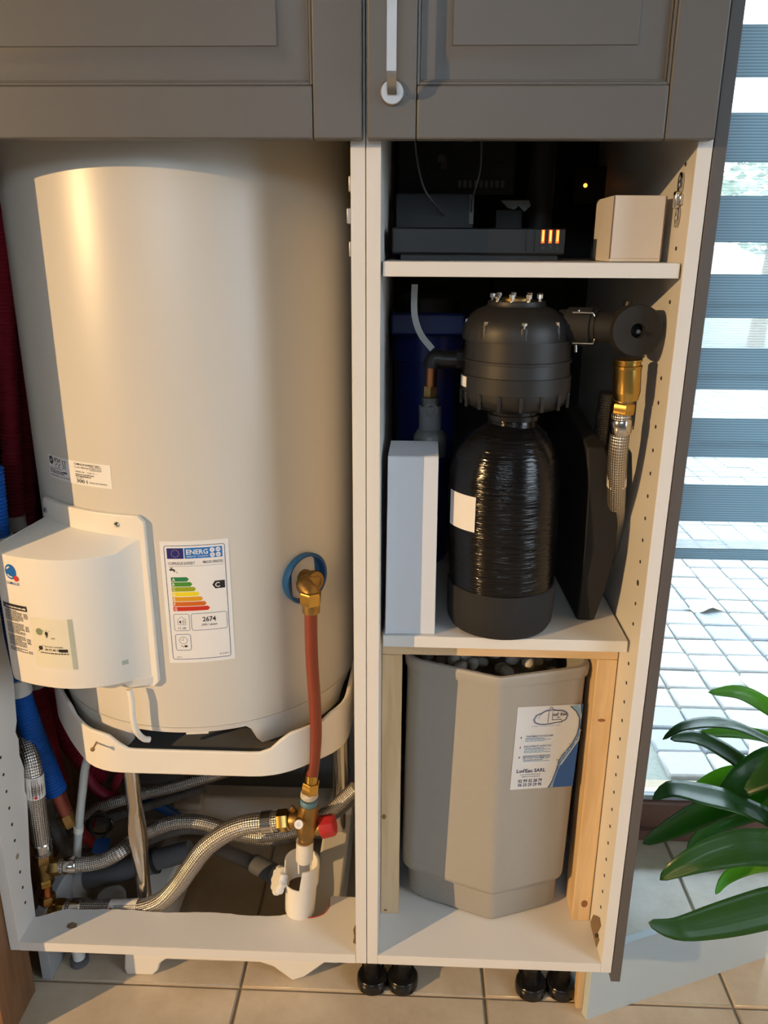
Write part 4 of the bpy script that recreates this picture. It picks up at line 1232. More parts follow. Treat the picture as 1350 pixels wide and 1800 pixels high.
# ---- braided hoses
def hose(name, label, pts, r, m=BRAID, ends=(1, 1), n=18, nsm=10, group='braided hoses under the heater'):
    P = smooth_path(pts, nsm)
    t = thing(name, label, 'hose', P[len(P) // 2], group)
    part(t, MB().tube(P, r, n), 'braid', m)
    for k, (p, q) in enumerate(((P[0], P[1]), (P[-1], P[-2]))):
        if not ends[k]: continue
        d_ = (q - p).normalized()
        L2 = .030
        part(t, MB().lathe(p - d_ * .004, [(r * .86, 0), (r * .92, .001), (r * .92, .010), (r * 1.05, .0115), (r * 1.13, .013), (r * 1.13, L2), (r * 1.02, L2 + .002)], d_, 22), 'ferrule', STEEL)
    return t
LABR = mat('hose_label', (0.70, 0.66, 0.62), 0.5, 0, 0.04, 60)
def hose_label(t, pts, r, seed=0):
    P = smooth_path(pts, 4)
    o = part(t, MB().tube(P, r * 1.035, 18, cap=False), 'paper_label', LABR)
    # printed text on the side that faces the camera
    a, b = P[0], P[-1]; d_ = (b - a).normalized(); mid = (a + b) / 2
    n = (CAM - mid); n = (n - d_ * n.dot(d_)).normalized(); u = d_ if d_.x >= 0 else -d_; v = n.cross(u)
    pr = Print(lambda uu, vv_, l: mid + u * uu + v * vv_ + n * (math.sqrt(max(1e-8, (r * 1.04) ** 2 - vv_ * vv_)) + .0002 * l) - Vector(t.location))
    L2 = (b - a).length
    pr.disc(-L2 * .38, 0, .0028, REDINK, 1); pr.rect(-L2 * .48, -.006, -L2 * .44, .006, REDINK, 1)
    for k in range(4): pr.scribble(-L2 * .28, L2 * .45, .0045 - .003 * k, .0014, GREYT, 1, seed + k)
    pr.build(o)
P3 = [U(118, 1597, .100), U(150, 1598, .100), U(205, 1598, .098), U(250, 1596, .094), U(285, 1583, .092), U(312, 1557, .09), U(335, 1525, .088), U(362, 1490, .086), U(398, 1463, .086), U(435, 1449, .085), U(470, 1445, .085), U(488, 1443, .085)]
h3 = hose('braided_hose', 'thick bright braided steel hose curving up to the safety valve', P3, .0165)
hose_label(h3, [U(196, 1598.5, .098), U(221, 1598, .097), U(246, 1596.5, .0945)], .0165, 20)
P1 = [U(28, 1268, .165), U(42, 1300, .140), U(54, 1335, .116), U(60, 1368, .106), U(65, 1420, .104), U(71, 1465, .105), U(75, 1498, .108)]
h1 = hose('braided_hose', 'short braided steel hose dropping to the brass tee on the left', P1, .0155, ends=(0, 1))
hose_label(h1, [U(59.5, 1360, .1065), U(61, 1378, .1055), U(63, 1398, .1045)], .0155, 40)
P2 = [U(106, 1522, .108), U(140, 1520, .112), U(178, 1514, .118), U(208, 1499, .125), U(232, 1480, .150), U(262, 1462, .175), U(305, 1446, .185), U(350, 1445, .19), U(400, 1458, .19), U(460, 1468, .19), U(530, 1455, .19), U(580, 1425, .20), U(625, 1385, .21)]
h2 = hose('braided_hose', 'long braided hose from the tee running behind the steel post', P2, .0130, ends=(1, 0))
hose_label(h2, [U(226, 1485, .140), U(240, 1474, .158), U(252, 1467, .170)], .0130, 60)
P2b = [U(255, 1480, .20), U(300, 1462, .205), U(350, 1458, .21), U(420, 1472, .21), U(480, 1478, .21), U(540, 1460, .21), U(590, 1430, .215), U(628, 1398, .22)]
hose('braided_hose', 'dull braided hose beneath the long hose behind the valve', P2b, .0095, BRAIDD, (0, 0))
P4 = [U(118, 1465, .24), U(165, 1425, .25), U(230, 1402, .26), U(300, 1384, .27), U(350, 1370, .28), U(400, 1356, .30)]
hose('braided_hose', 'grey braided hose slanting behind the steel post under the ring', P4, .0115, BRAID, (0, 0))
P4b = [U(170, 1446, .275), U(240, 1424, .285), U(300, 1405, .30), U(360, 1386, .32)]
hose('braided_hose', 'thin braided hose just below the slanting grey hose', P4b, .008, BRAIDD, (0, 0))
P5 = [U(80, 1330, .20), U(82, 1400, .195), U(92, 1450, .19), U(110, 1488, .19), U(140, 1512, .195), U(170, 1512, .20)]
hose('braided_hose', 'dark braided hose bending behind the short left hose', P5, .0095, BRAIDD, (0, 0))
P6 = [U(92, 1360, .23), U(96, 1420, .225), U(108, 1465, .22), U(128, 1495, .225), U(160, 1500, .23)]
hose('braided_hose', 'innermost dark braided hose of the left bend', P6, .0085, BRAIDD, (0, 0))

# ---- brass tee with copper stub and elbow on the left
te = thing('brass_tee', 'brass tee and elbow joined by a short copper pipe beside the left panel', 'pipe fitting', U(78, 1540, .11))
TYY = .108
part(te, MB().hexnut(U(75, 1498, TYY), U(76, 1513, TYY), .0168), 'nut', BRASSD)
t0_, t1_ = U(76, 1513, TYY), U(79, 1541, TYY)
part(te, MB().lathe(t0_, [(.0145, 0), (.0150, .008), (.0138, .012), (.0138, (t1_ - t0_).length)], (t1_ - t0_), 22), 'tee_body', BRASSD)
part(te, MB().lathe(U(79, 1524, TYY), [(.0115, 0), (.0115, .022)], (U(100, 1523, TYY) - U(79, 1524, TYY)), 20), 'tee_branch', BRASSD)
part(te, MB().hexnut(U(90, 1524, TYY), U(107, 1522, TYY), .0155), 'nut', BRASSD)
part(te, MB().hexnut(U(79, 1541, TYY), U(81, 1553, TYY), .0155), 'nut', BRASS)
part(te, MB().cyl(U(81, 1553, TYY), U(83, 1573, TYY), .0092), 'copper_stub', COPPER)
part(te, MB().hexnut(U(83, 1572, TYY), U(84, 1588, TYY), .0145), 'nut', BRASSD)
part(te, MB().tube(smooth_path([U(84, 1588, TYY), U(86, 1603, TYY), U(92, 1600, .104), U(102, 1597, .102)], 6), .0125, 18), 'elbow_body', BRASSD)
part(te, MB().hexnut(U(99, 1597, .102), U(118, 1597, .100), .0178), 'nut', BRASS)

# ---- corrugated sleeves
bl_ = thing('corrugated_pipe', 'blue corrugated sleeve with an orange tube end beside the cabinet panel', 'pipe', U(50, 1260, .15), 'corrugated sleeves on the left')
BP = [U(-18, 820, .150), U(-8, 920, .148), U(4, 1040, .146), U(16, 1130, .145), U(30, 1205, .145), U(52, 1275, .146), U(75, 1335, .148), U(98, 1392, .150)]
part(bl_, corrugated(BP, .0205, .0060, .0032, 18), 'sleeve', BLUEP)
part(bl_, MB().tube(smooth_path([U(92, 1380, .150), U(104, 1408, .152), U(116, 1432, .156)], 6), .0098, 14), 'inner_tube', ORANGE)
part(bl_, MB().hexnut(U(114, 1430, .156), U(124, 1450, .158), .0135), 'nut', BRASSD)
CLAMP = mat('grey_clamp', (0.50, 0.50, 0.47), 0.5, 0, 0.04, 40)
part(bl_, MB().tube([U(29, 1190, .145), U(33, 1217, .145)], .0222, 20), 'clamp_band', CLAMP)
part(bl_, MB().tube([U(-3, 942, .148), U(1, 968, .147)], .0222, 20), 'clamp_band', CLAMP)
def redpipe(label, pts, r, clamps=()):
    t = thing('corrugated_pipe', label, 'pipe', pts[len(pts) // 2], 'corrugated sleeves on the left')
    part(t, corrugated(pts, r, .0060, .0030, 16), 'sleeve', REDP)
    for a, b in clamps: part(t, MB().tube([a, b], r + .0018, 20), 'clamp_band', CLAMP)
    return t
RP1 = [U(-18, 250, .235), U(2, 450, .232), U(10, 600, .230), U(18, 750, .228), U(26, 900, .226), U(42, 1060, .222), U(62, 1195, .215), U(78, 1270, .212), U(94, 1340, .212), U(104, 1378, .214)]
t1 = redpipe('dark red corrugated sleeve next to the blue one left of the heater', RP1, .0165, ((U(59, 1182, .215), U(64, 1205, .215)), (U(24, 905, .226), U(28, 930, .226))))
part(t1, MB().tube(smooth_path([U(100, 1365, .214), U(108, 1395, .216), U(120, 1425, .22)], 6), .0085, 12), 'inner_tube', ORANGE)
RP2 = [U(18, 280, .285), U(24, 450, .283), U(32, 600, .280), U(42, 800, .276), U(52, 960, .285), U(66, 1090, .300), U(82, 1180, .310), U(98, 1250, .312), U(122, 1310, .315), U(155, 1350, .32), U(185, 1368, .325)]
redpipe('dark red corrugated sleeve nearest to the water heater', RP2, .0165)

# ---- other small lines seen under the ring
TRANSL = mat('translucent_tube', (0.50, 0.52, 0.50), 0.35, 0, 0.04, 30)
ct = thing('clear_tube', 'translucent white tube hanging in front of the tangle at the left', 'tube', U(142, 1420, .17))
part(ct, MB().tube(smooth_path([U(158, 1325, .17), U(150, 1350, .168), U(144, 1400, .165), U(139, 1450, .163), U(135, 1508, .163)], 8), .0075, 14), 'hose_wall', TRANSL)
part(ct, MB().tube([U(138.5, 1452, .163), U(138, 1462, .163)], .0088, 14), 'cable_tie', CVW)
part(ct, MB().box(tuple(U(115, 1452, .161)), tuple(U(131, 1449, .158))), 'tie_tail', CVW)
def line(name, label, cat, pts, r, m, extra=()):
    t = thing(name, label, cat, Vector(pts[len(pts) // 2]))
    part(t, MB().tube(smooth_path(pts, 8), r, 12), 'tube_wall', m)
    for nm, mb, mm in extra: part(t, mb, nm, mm)
    return t
line('red_tube', 'red tube with a blue end fitting behind the clear tube', 'tube', [U(138, 1455, .22), U(152, 1472, .215), U(166, 1482, .21), U(178, 1487, .21)], .0105, mat('red_pex', (0.33, 0.02, 0.02), 0.4, 0, 0.06, 30),
     [('end_fitting', MB().tube([U(168, 1484, .21), U(189, 1489, .21)], .0160, 18), BLUEP)])
line('red_tube', 'dark red tube sloping under the front of the stand ring', 'tube', [U(150, 1360, .30), U(168, 1385, .29), U(190, 1400, .285), U(210, 1402, .29)], .0105, REDP)
line('red_tube', 'red tube slanting down towards the coiled black wire', 'tube', [U(215, 1350, .33), U(200, 1385, .32), U(178, 1425, .31), U(160, 1450, .31)], .009, REDP)
line('blue_tube', 'dark blue tube lying far back below the slanting hose', 'tube', [U(235, 1415, .34), U(265, 1412, .34), U(295, 1425, .35), U(318, 1440, .36)], .010, BLUEP)
wire = thing('coiled_wire', 'coil of thin black wire between the clear tube and the post', 'wire', U(175, 1452, .20))
for k in range(5):
    P = []
    for q in range(15):
        a = 2 * math.pi * q / 14
        P.append(U(175 + (20 + 3 * k) * math.cos(a) * .75, 1450 + (24 - 2 * k) * math.sin(a), .195 + .003 * k + .006 * math.sin(a + k)))
    part(wire, MB().tube(P, .0022, 8), 'loop', BLACKG)
# grey drain pipes
dp = thing('drain_pipe', 'grey plastic drain pipe with a coupling crossing behind the post', 'pipe', U(230, 1525, .22))
part(dp, MB().tube([U(140, 1548, .215), U(200, 1535, .22), U(262, 1515, .225), U(335, 1495, .23)], .0195, 20), 'pipe_run', GREYPVC)
part(dp, MB().tube([U(242, 1522, .222), U(274, 1512, .226)], .0240, 22), 'coupling', GREYPVC)
part(dp, MB().tube([U(271, 1513, .226), U(276, 1511.5, .2265)], .0252, 22), 'coupling_lip', BLACKP)
PAINTY = mat('paint_smeared_pvc', (0.42, 0.43, 0.43), 0.6, 0, 0.45, 35)
part(dp, MB().tube(smooth_path([U(150, 1546, .216), U(132, 1552, .213), U(138, 1580, .213), Vector((U(150, 1600, .213).x, .213, .001))], 6), .0220, 20), 'elbow_to_floor', PAINTY)
line('drain_pipe', 'brownish drain pipe slanting from the middle towards the siphon', 'pipe', [U(318, 1478, .30), U(352, 1478, .30), U(400, 1498, .29), U(440, 1515, .27), U(482, 1536, .22)], .0150, mat('taupe_pvc', (0.20, 0.17, 0.14), 0.25, 0, 0.08, 30),
     [('coupling', MB().tube([U(448, 1518, .263), U(486, 1538, .215)], .0185, 18), GREYPVC)])
# feed pipe rising from the floor under the bottom board
fp = thing('floor_pipe', 'white pipe with a brass fitting rising from the floor under the cabinet', 'pipe', (-.545, .115, 0))
part(fp, MB().cyl((-.545, .115, .001), (-.545, .115, .075), .011), 'pipe_stub', WHITEPVC)
part(fp, MB().cyl((-.545, .115, .001), (-.545, .115, .012), .017), 'floor_ring', GREYPVC)
part(fp, MB().hexnut((-.545, .115, .075), (-.545, .115, .100), .0165), 'nut', BRASSD)
part(fp, MB().cyl((-.545, .115, .100), (U(86, 1603, TYY).x, TYY, U(86, 1603, TYY).z - .004), .009), 'riser', BRASSD)
wf = thing('floor_pipe', 'wide white waste pipe rising from the floor under the cabinet', 'pipe', (-.50, .20, 0))
part(wf, MB().cyl((-.492, .165, .001), (-.492, .165, .11), .026), 'pipe_stub', PAINTY)
tag(MB().box((-.598, .075, .001), (-.580, .20, .146)).build('skirting_offcut', WALLM, None, .001), 'grey white offcut standing under the left cabinet panel', 'board')

# =================================================================== RIGHT CABINET CONTENTS
S2 = .7325      # top of the middle shelf
S1 = 1.2570     # top of the upper shelf
S0 = .168       # bottom board

# ---- pine frame under the middle shelf
pf = thing('pine_frame', 'pine batten frame under the middle shelf around the salt bin', 'frame', (.2, .12, S0))
def knot(parent, p, ry, rz, axis='y'):
    mb = MB()
    if axis == 'y': mb.extrude([(p[0] + ry * math.cos(a), p[1], p[2] + rz * math.sin(a)) for a in [2 * math.pi * k / 14 for k in range(14)]], (0, -.0004, 0))
    else: mb.extrude([(p[0], p[1] + ry * math.cos(a), p[2] + rz * math.sin(a)) for a in [2 * math.pi * k / 14 for k in range(14)]], (-.0004, 0, 0))
    return part(parent, mb, 'knot', KNOT)
part(pf, MB().box((.0185, .088, S0), (.0500, .150, .6745)), 'left_post', PINE, .0015)
part(pf, MB().box((.3500, .088, S0), (.3808, .150, .6745)), 'right_post', PINE, .0015)
part(pf, MB().box((.0185, .088, .6750), (.3808, .132, .7142)), 'top_beam', PINEX, .0015)
knot(pf, (.0235, .088, .372), .0038, .005); knot(pf, (.0270, .088, .176), .003, .002)
knot(pf, (.3655, .088, .568), .006, .0028); knot(pf, (.3690, .088, .205), .0055, .0075)

# ---- salt bin
sb = thing('salt_bin', 'grey plastic salt bin with a pointed front on the bottom board', 'bin', (.205, .2, S0))
def bin_outline(x0, x1, yv, ys, yb, xc, r=.022):
    return round_poly([(xc, yv), (x1, ys + .004), (x1 + .0, yb), (x0, yb), (x0, ys)], r, 6)
def ringpts(sc, zz):
    x0, x1, yv, ys, xc = sc
    pts = round_poly([(xc, yv), (x1, ys), (x1, .44), (x0, .44), (x0, ys + .012)], [.008, .022, .03, .03, .026], 6)
    # keep the front edge fairly crisp
    return [Vector((p.x, p.y, zz)) for p in pts]
def loft(rings, cap0=True, cap1=True):
    mb = MB(); n = len(rings[0]); vv = [p for r_ in rings for p in r_]; ff = []
    for i in range(len(rings) - 1):
        for k in range(n): ff.append([i * n + k, i * n + (k + 1) % n, (i + 1) * n + (k + 1) % n, (i + 1) * n + k])
    if cap0: ff.append(list(range(n))[::-1])
    if cap1: ff.append([(len(rings) - 1) * n + k for k in range(n)])
    mb.add(vv, ff, True); return mb
def lerp_s(a, b, t): return tuple(p + (q - p) * t for p, q in zip(a, b))
TOPS = (.0585, .3430, .066, .110, .2000)          # x0, x1, y of the point, y of the sides, x of the point
BOTS = (.0545, .3330, .054, .098, .2060)
BASE = (.0665, .3270, .076, .118, .2110)
ZT, ZS = .652, .243
def small(a, d): return (a[0] + d, a[1] - d, a[2] + d, a[3] + d, a[4])
rings = [ringpts(small(BASE, .010), S0 + .0006), ringpts(small(BASE, .003), S0 + .004), ringpts(BASE, S0 + .010), ringpts(lerp_s(BASE, small(BOTS, .008), .4), ZS - .004), ringpts(small(BOTS, .006), ZS), ringpts(small(BOTS, .001), ZS + .006), ringpts(BOTS, ZS + .014)]
for k in range(1, 6): rings.append(ringpts(lerp_s(BOTS, TOPS, k / 6), ZS + .014 + (ZT - .026 - ZS - .014) * k / 6))
rings += [ringpts(TOPS, ZT - .020), ringpts(small(TOPS, -.0035), ZT - .018), ringpts(small(TOPS, -.0045), ZT - .004), ringpts(small(TOPS, -.002), ZT), ringpts(small(TOPS, .003), ZT), ringpts(small(TOPS, .006), ZT - .008), ringpts(small(TOPS, .010), ZT - .10), ringpts(small(TOPS, .030), ZT - .14)]
sbo = part(sb, loft(rings), 'bin_body', BINM)
em = sbo.modifiers.new('es', 'EDGE_SPLIT'); em.split_angle = R(38)
# printed advert on the right facet
def facet_pt(q, t):
    """q across the right-hand facet from the point (0) to the side (1), t up the body"""
    S_ = lerp_s(BOTS, TOPS, t); zz = ZS + .014 + (ZT - .026 - ZS - .014) * t
    return Vector((S_[4] + (S_[1] - S_[4]) * q, S_[2] + (S_[3] - S_[2]) * q, zz))
def facet(x, y):
    """where the photo position meets the right-hand facet of the bin, as (q, t)"""
    q, t = .5, .5
    def err(q, t):
        v = facet_pt(q, t) - CAM; d = v.dot(FWD)
        return 675 + FPX * v.dot(RIGHT) / d - x, 900 - FPX * v.dot(UP) / d - y
    for _ in range(12):
        e = err(q, t); eq = err(q + 1e-4, t); et = err(q, t + 1e-4)
        a, b_, c, d = (eq[0] - e[0]) / 1e-4, (et[0] - e[0]) / 1e-4, (eq[1] - e[1]) / 1e-4, (et[1] - e[1]) / 1e-4
        D = a * d - b_ * c; q -= (d * e[0] - b_ * e[1]) / D; t -= (-c * e[0] + a * e[1]) / D
    return Vector((q, t))
c_tl, c_tr, c_bl, c_br = facet(910, 1243), facet(1025, 1237), facet(896, 1388), facet(1006, 1381)
def fmap(u, v, l=1):
    """u, v in 0..1 over the sheet, v measured downwards"""
    qt = c_tl.lerp(c_tr, u).lerp(c_bl.lerp(c_br, u), v)
    p = facet_pt(*qt); n = (facet_pt(qt[0] + .01, qt[1]) - p).cross(facet_pt(qt[0], qt[1] + .01) - p).normalized()
    if n.y > 0: n = -n
    return p + n * (.0008 + .00022 * l)
sheet = MB()
for i in range(6):
    for j in range(6):
        sheet.add([fmap(i / 6, j / 6, 0), fmap((i + 1) / 6, j / 6, 0), fmap((i + 1) / 6, (j + 1) / 6, 0), fmap(i / 6, (j + 1) / 6, 0)], [(0, 1, 2, 3)])
SHEETM = mat('advert_paper', (0.62, 0.64, 0.66), 0.35, 0, 0.02, 50)
sh = part(sb, sheet, 'advert_sheet', SHEETM); tag(sh, 'white and blue advert sheet of a water treatment firm')
pr = Print(lambda u, v, l: fmap(u, 1 - v, l) - Vector(sb.location))
WAV1 = mat('print_sky_blue', (0.20, 0.36, 0.55), 0.4, 0, 0.1, 60); WAV2 = mat('print_deep_blue', (0.012, 0.09, 0.33), 0.4, 0, 0.08, 60); NAVY = mat('print_navy', (0.012, 0.015, 0.08), 0.4, 0, 0.05, 60); HAZE = mat('print_lilac', (0.30, 0.34, 0.55), 0.4, 0, 0.1, 60); TEXB = mat('print_text_blue', (0.10, 0.17, 0.32), 0.5, 0, 0.1, 60)
# deep blue field at lower right and top right, pale wave between
edge = [(.67, 0), (.69, .10), (.72, .20), (.76, .28), (.84, .38), (.92, .48), (1.0, .57)]
for (u0, v0), (u1, v1) in zip(edge, edge[1:]): pr.poly([(u0, v0), (1, v0), (1, v1), (u1, v1)], WAV2, 1)
pr.poly([(.955, 1), (.97, .93), (1, .86), (1, 1)], WAV2, 1)
wave_o = [(.60, 0), (.66, .10), (.70, .22), (.72, .33), (.79, .42), (.89, .52), (.955, .63), (.975, .74), (.965, .84), (.90, .92), (.80, .985)]
wave_i = [(.655, 0), (.69, .10), (.72, .20), (.76, .28), (.84, .38), (.92, .48), (1.0, .58), (1.0, .70), (1.0, .80), (.96, .93), (.93, 1.0)]
for i in range(len(wave_o) - 1): pr.poly([wave_o[i], wave_i[i], wave_i[i + 1], wave_o[i + 1]], WAV1, 2)
pr.path(wave_o, .012, NAVY, 3); pr.path([(a[0] * .5 + b[0] * .5, a[1] * .5 + b[1] * .5) for a, b in zip(wave_o, wave_i)][2:9], .008, WAV2, 3); pr.path(wave_i[3:8], .012, SHEETM, 3)
r2 = random.Random(5)
for k in range(40):
    i = r2.randrange(2, 7); t = r2.random(); b = (wave_o[i][0] + (wave_o[i + 1][0] - wave_o[i][0]) * t, wave_o[i][1] + (wave_o[i + 1][1] - wave_o[i][1]) * t)
    pr.disc(b[0] + r2.uniform(-.03, .05), b[1] + r2.uniform(-.03, .03), r2.uniform(.003, .008), r2.choice([WAV2, SHEETM, HAZE]), 4, 8)
for k in range(12): pr.disc(r2.uniform(.56, .70), r2.uniform(.02, .22), r2.uniform(.003, .006), HAZE, 3, 8)
# cloud badge with tap
cl = [(.265, .845), (.30, .895), (.37, .915), (.43, .94), (.52, .95), (.60, .94), (.68, .935), (.745, .91), (.765, .875), (.745, .83), (.68, .805), (.60, .80), (.52, .79), (.43, .785), (.35, .79), (.29, .81)]
cc = (.515, .865)
pr.poly([(cc[0] + (u - cc[0]) * 1.10, cc[1] + (v - cc[1]) * 1.16) for u, v in cl][::-1], HAZE, 1); pr.poly(cl[::-1], SHEETM, 2); pr.path(cl, .008, NAVY, 3, True)
pr.poly([(.475, .80), (.535, .80), (.535, .955), (.475, .955)], SHEETM, 4); pr.path([(.475, .80), (.475, .955)], .006, NAVY, 5); pr.path([(.535, .955), (.535, .835), (.68, .835), (.69, .80)], .006, NAVY, 5); pr.ring(.505, .965, .022, .006, NAVY, 5, 10)
pr.ring(.37, .862, .04, .005, NAVY, 3, 10, 80, 200)
pr.disc(.63, .86, .028, WAV1, 5, 10, ry=.010)
pr.text("ud' Eau", .545, .882, .048, NAVY, 5, width=.215, bold=True); pr.text("L'eau traitée avec soin", .24, .758, .026, WAV1, 2, width=.44)
def block(v, heads, n, seed):
    pr.poly([(.083, v + .005), (.105, v + .005), (.094, v + .028)], NAVY, 2); pr.disc(.094, v + .008, .009, NAVY, 2, 10, ry=.007)
    for i, h_ in enumerate(heads): pr.text(h_, .165 - .014 * (0 if v > .6 else 1), v + .010 - .024 * i, .030, TEXB, 2, width=.42, bold=True)
    for k in range(n): pr.scribble(.16, .16 + .43 * (.95 if k % 2 else .7), v - .010 - .016 * k - .022 * (len(heads) - 1), .010, WAV1 if k else TEXB, 2, seed + k)
block(.625, ['TRAITEMENT DU CALCAIRE'], 3, 11); block(.505, ['INDUSTRIE ET AGRICOLE'], 4, 21); block(.385, ['MAINTENANCE ET RÉPARATION', 'DE TOUT SYSTÈME EAU'], 2, 31)
pr.text("Lud'Eau SARL", .075, .208, .060, NAVY, 2, width=.45, bold=True)
pr.text('4, rue Clément Ecorchevaux', .135, .175, .026, NAVY, 2, width=.32); pr.text('35400 La Ferté Bernard', .16, .148, .026, NAVY, 2, width=.28)
pr.text('02 99 32 28 79', .115, .085, .052, NAVY, 2, width=.37, bold=True); pr.text('06 23 29 29 95', .115, .036, .052, NAVY, 2, width=.37, bold=True)
pr.build(sh)

# ---- salt pellets
SALT = mat('salt_pellet', (0.62, 0.60, 0.56), 0.7, 0, 0.08, 80, 0.3, 200)
pm = []
for k in range(4):
    r2 = random.Random(k); mb = MB(); mb.ball((0, 0, 0), .0125, 10, 8, (1, .92 + .1 * r2.random(), .72))
    me = mb.mesh('salt_pellet'); me.materials.append(SALT); pm.append(me)
r2 = random.Random(3); placed = []
for t_ in range(6000):
    if len(placed) >= 95: break
    x = r2.uniform(.085, .318); y = r2.uniform(.118, .40)
    if y < .105 + abs(x - .205) * .28: continue
    zz = .572 + .032 * math.exp(-((x - .205) / .07) ** 2 - ((y - .25) / .09) ** 2) + r2.choice([0, .016, .03]) * (1 if abs(x - .2) < .08 else .3)
    p = Vector((x, y, zz))
    if any((p - q).length < .0225 for q in placed): continue
    placed.append(p)
    o = bpy.data.objects.new('salt_pellet', pm[len(placed) % 4]); o.location = p
    o.rotation_euler = (r2.uniform(-.6, .6), r2.uniform(-.6, .6), r2.uniform(0, 3)); link(o)
    tag(o, 'rounded white salt pellet heaped inside the grey bin', 'salt pellet', 'salt pellets in the bin')
part(sb, loft([ringpts(small(TOPS, .0125), .5415), ringpts(small(TOPS, .0125), .5545)]), 'salt_bed', SALT)['kind'] = 'stuff'

# ---- white carton standing at the left of the middle shelf
wb = thing('white_carton', 'tall narrow white carton standing left of the black pressure vessel', 'box', (.062, .095, S2))
CARD = mat('white_card', (0.60, 0.62, 0.66), 0.6, 0, 0.02, 40)
tb = [(.0250, .0425), (.0980, .0455), (.0985, .125), (.0250, .123)]
tt = [(.0272, .0435), (.0965, .0450), (.0975, .122), (.0290, .121)]
vv = [Vector((x, y, S2 + .0005)) for x, y in tb] + [Vector((x, y, 1.0015)) for x, y in tt]
part(wb, MB().add(vv, [(0, 3, 2, 1), (4, 5, 6, 7), (0, 1, 5, 4), (1, 2, 6, 5), (2, 3, 7, 6), (3, 0, 4, 7)]), 'carton_body', CARD, .0008)
lid = [Vector((x, y, 1.0018)) for x, y in [(.0274, .0440), (.0963, .0455), (.0973, .1215), (.0290, .1205)]]
part(wb, MB().extrude([lid[0], lid[1], lid[2] + Vector((0, 0, .0035)), lid[3] + Vector((0, 0, .0035))], (0, 0, .0008)), 'lid_flap', CARD)

# ---- pressure vessel (resin tank) with valve head
vx, vy, vr = .1970, .101, .0795
pv = thing('water_softener', 'black film wrapped pressure vessel with a bolted valve head', 'water softener', (vx, vy, S2))
FILM = mat('black_stretch_film', (0.005, 0.005, 0.006), 0.14, 0, 0.2, 30, 0.0, spec=0.35)
nt = FILM.node_tree; N = nt.nodes; L = nt.links
tc = N.new('ShaderNodeTexCoord'); mp = N.new('ShaderNodeMapping'); mp.inputs['Scale'].default_value = (5, 5, 75); mp.inputs['Rotation'].default_value = (0, .05, 0)
nz = N.new('ShaderNodeTexNoise'); nz.inputs['Scale'].default_value = 3.2; nz.inputs['Detail'].default_value = 3; nz.inputs['Distortion'].default_value = .8
bp = N.new('ShaderNodeBump'); bp.inputs['Strength'].default_value = .42; bp.inputs['Distance'].default_value = .004
L.new(tc.outputs['Object'], mp.inputs[0]); L.new(mp.outputs[0], nz.inputs['Vector']); L.new(nz.outputs['Fac'], bp.inputs['Height']); L.new(bp.outputs[0], N['Principled BSDF'].inputs['Normal'])
part(pv, MB().lathe((vx, vy, S2), [(.066, .0006), (.074, .003), (.0785, .012), (.0800, .030), (.0805, .068), (.0785, .0705)], n=64), 'base_boot', BLACKM)
vxt = vx - .004
mb = MB(); prof = [(.0775, .068, 0), (.0785, .085, 0), (.0790, .12, -.001), (.0800, .17, -.003), (.0808, .215, -.005), (.0790, .240, -.005), (.0740, .262, -.004), (.0640, .281, -.002), (.0500, .296, .001), (.0385, .304, .003), (.0350, .308, .004), (.0345, .3150, .004)]
n_ = 64; vv = []
for r_, h_, dx in prof:
    for k in range(n_):
        a = 2 * math.pi * k / n_; vv.append(Vector((vx + dx + r_ * math.cos(a), vy + r_ * math.sin(a), S2 + h_)))
mb.add(vv, [[i * n_ + k, i * n_ + (k + 1) % n_, (i + 1) * n_ + (k + 1) % n_, (i + 1) * n_ + k] for i in range(len(prof) - 1) for k in range(n_)], True)
part(pv, mb, 'wrapped_vessel', FILM)
hxx = vx + .0045
HB = mat('head_black', (0.0105, 0.0098, 0.009), 0.48, 0, 0.12, 40, 0.04, 500)
part(pv, MB().lathe((hxx, vy, 1.046), [(.0345, 0), (.0365, .001), (.0365, .007), (.0335, .008), (.0335, .013), (.0375, .014), (.0375, .019)], n=48), 'neck_ring', BLACKG)
part(pv, MB().lathe((hxx, vy, 1.0605), [(.040, 0), (.062, .004), (.0705, .011), (.0735, .020), (.0735, .027), (.0755, .0275), (.0755, .049), (.0735, .0495), (.0725, .066), (.0745, .0665), (.0745, .070), (.0720, .0705), (.0715, .096)], n=72), 'head_lower', HB)
part(pv, MB().lathe((hxx - .004, vy, 1.1560), [(.0715, 0), (.0715, .010), (.0690, .020), (.0625, .031), (.0520, .039), (.0400, .0435), (.0385, .047), (.0385, .050), (.0, .0505)], n=72, cap=False), 'head_dome', HB)
for k in range(16):
    a = 2 * math.pi * k / 16
    x0, y0 = hxx + .0742 * math.cos(a), vy + .0742 * math.sin(a)
    part(pv, MB().box((x0 - .0022, y0 - .0022, 1.067), (x0 + .0022, y0 + .0022, 1.088)), 'rib', HB, .0008)
for k in range(8):
    a = R(-90 + 45 * k + 3); x0, y0 = hxx - .004 + .0645 * math.cos(a), vy + .0645 * math.sin(a)
    part(pv, MB().lathe((x0, y0, 1.1600), [(.0075, 0), (.0075, .010), (.0060, .0155)], n=16), 'bolt_boss', HB)
    part(pv, MB().lathe((x0, y0, 1.1755), [(.0050, 0), (.0050, .001), (.0042, .001), (.0042, .006), (.0030, .0072)], n=6, smooth=False), 'bolt', STEEL)
for k in range(9):
    a = 2 * math.pi * k / 9 + .2; x0, y0 = hxx - .004 + .0325 * math.cos(a), vy + .0325 * math.sin(a)
    part(pv, MB().lathe((x0, y0, 1.2060), [(.0022, -.004), (.0022, .004), (.0040, .004), (.0040, .009), (.0028, .010)], n=6, smooth=False), 'bolt', STEEL)
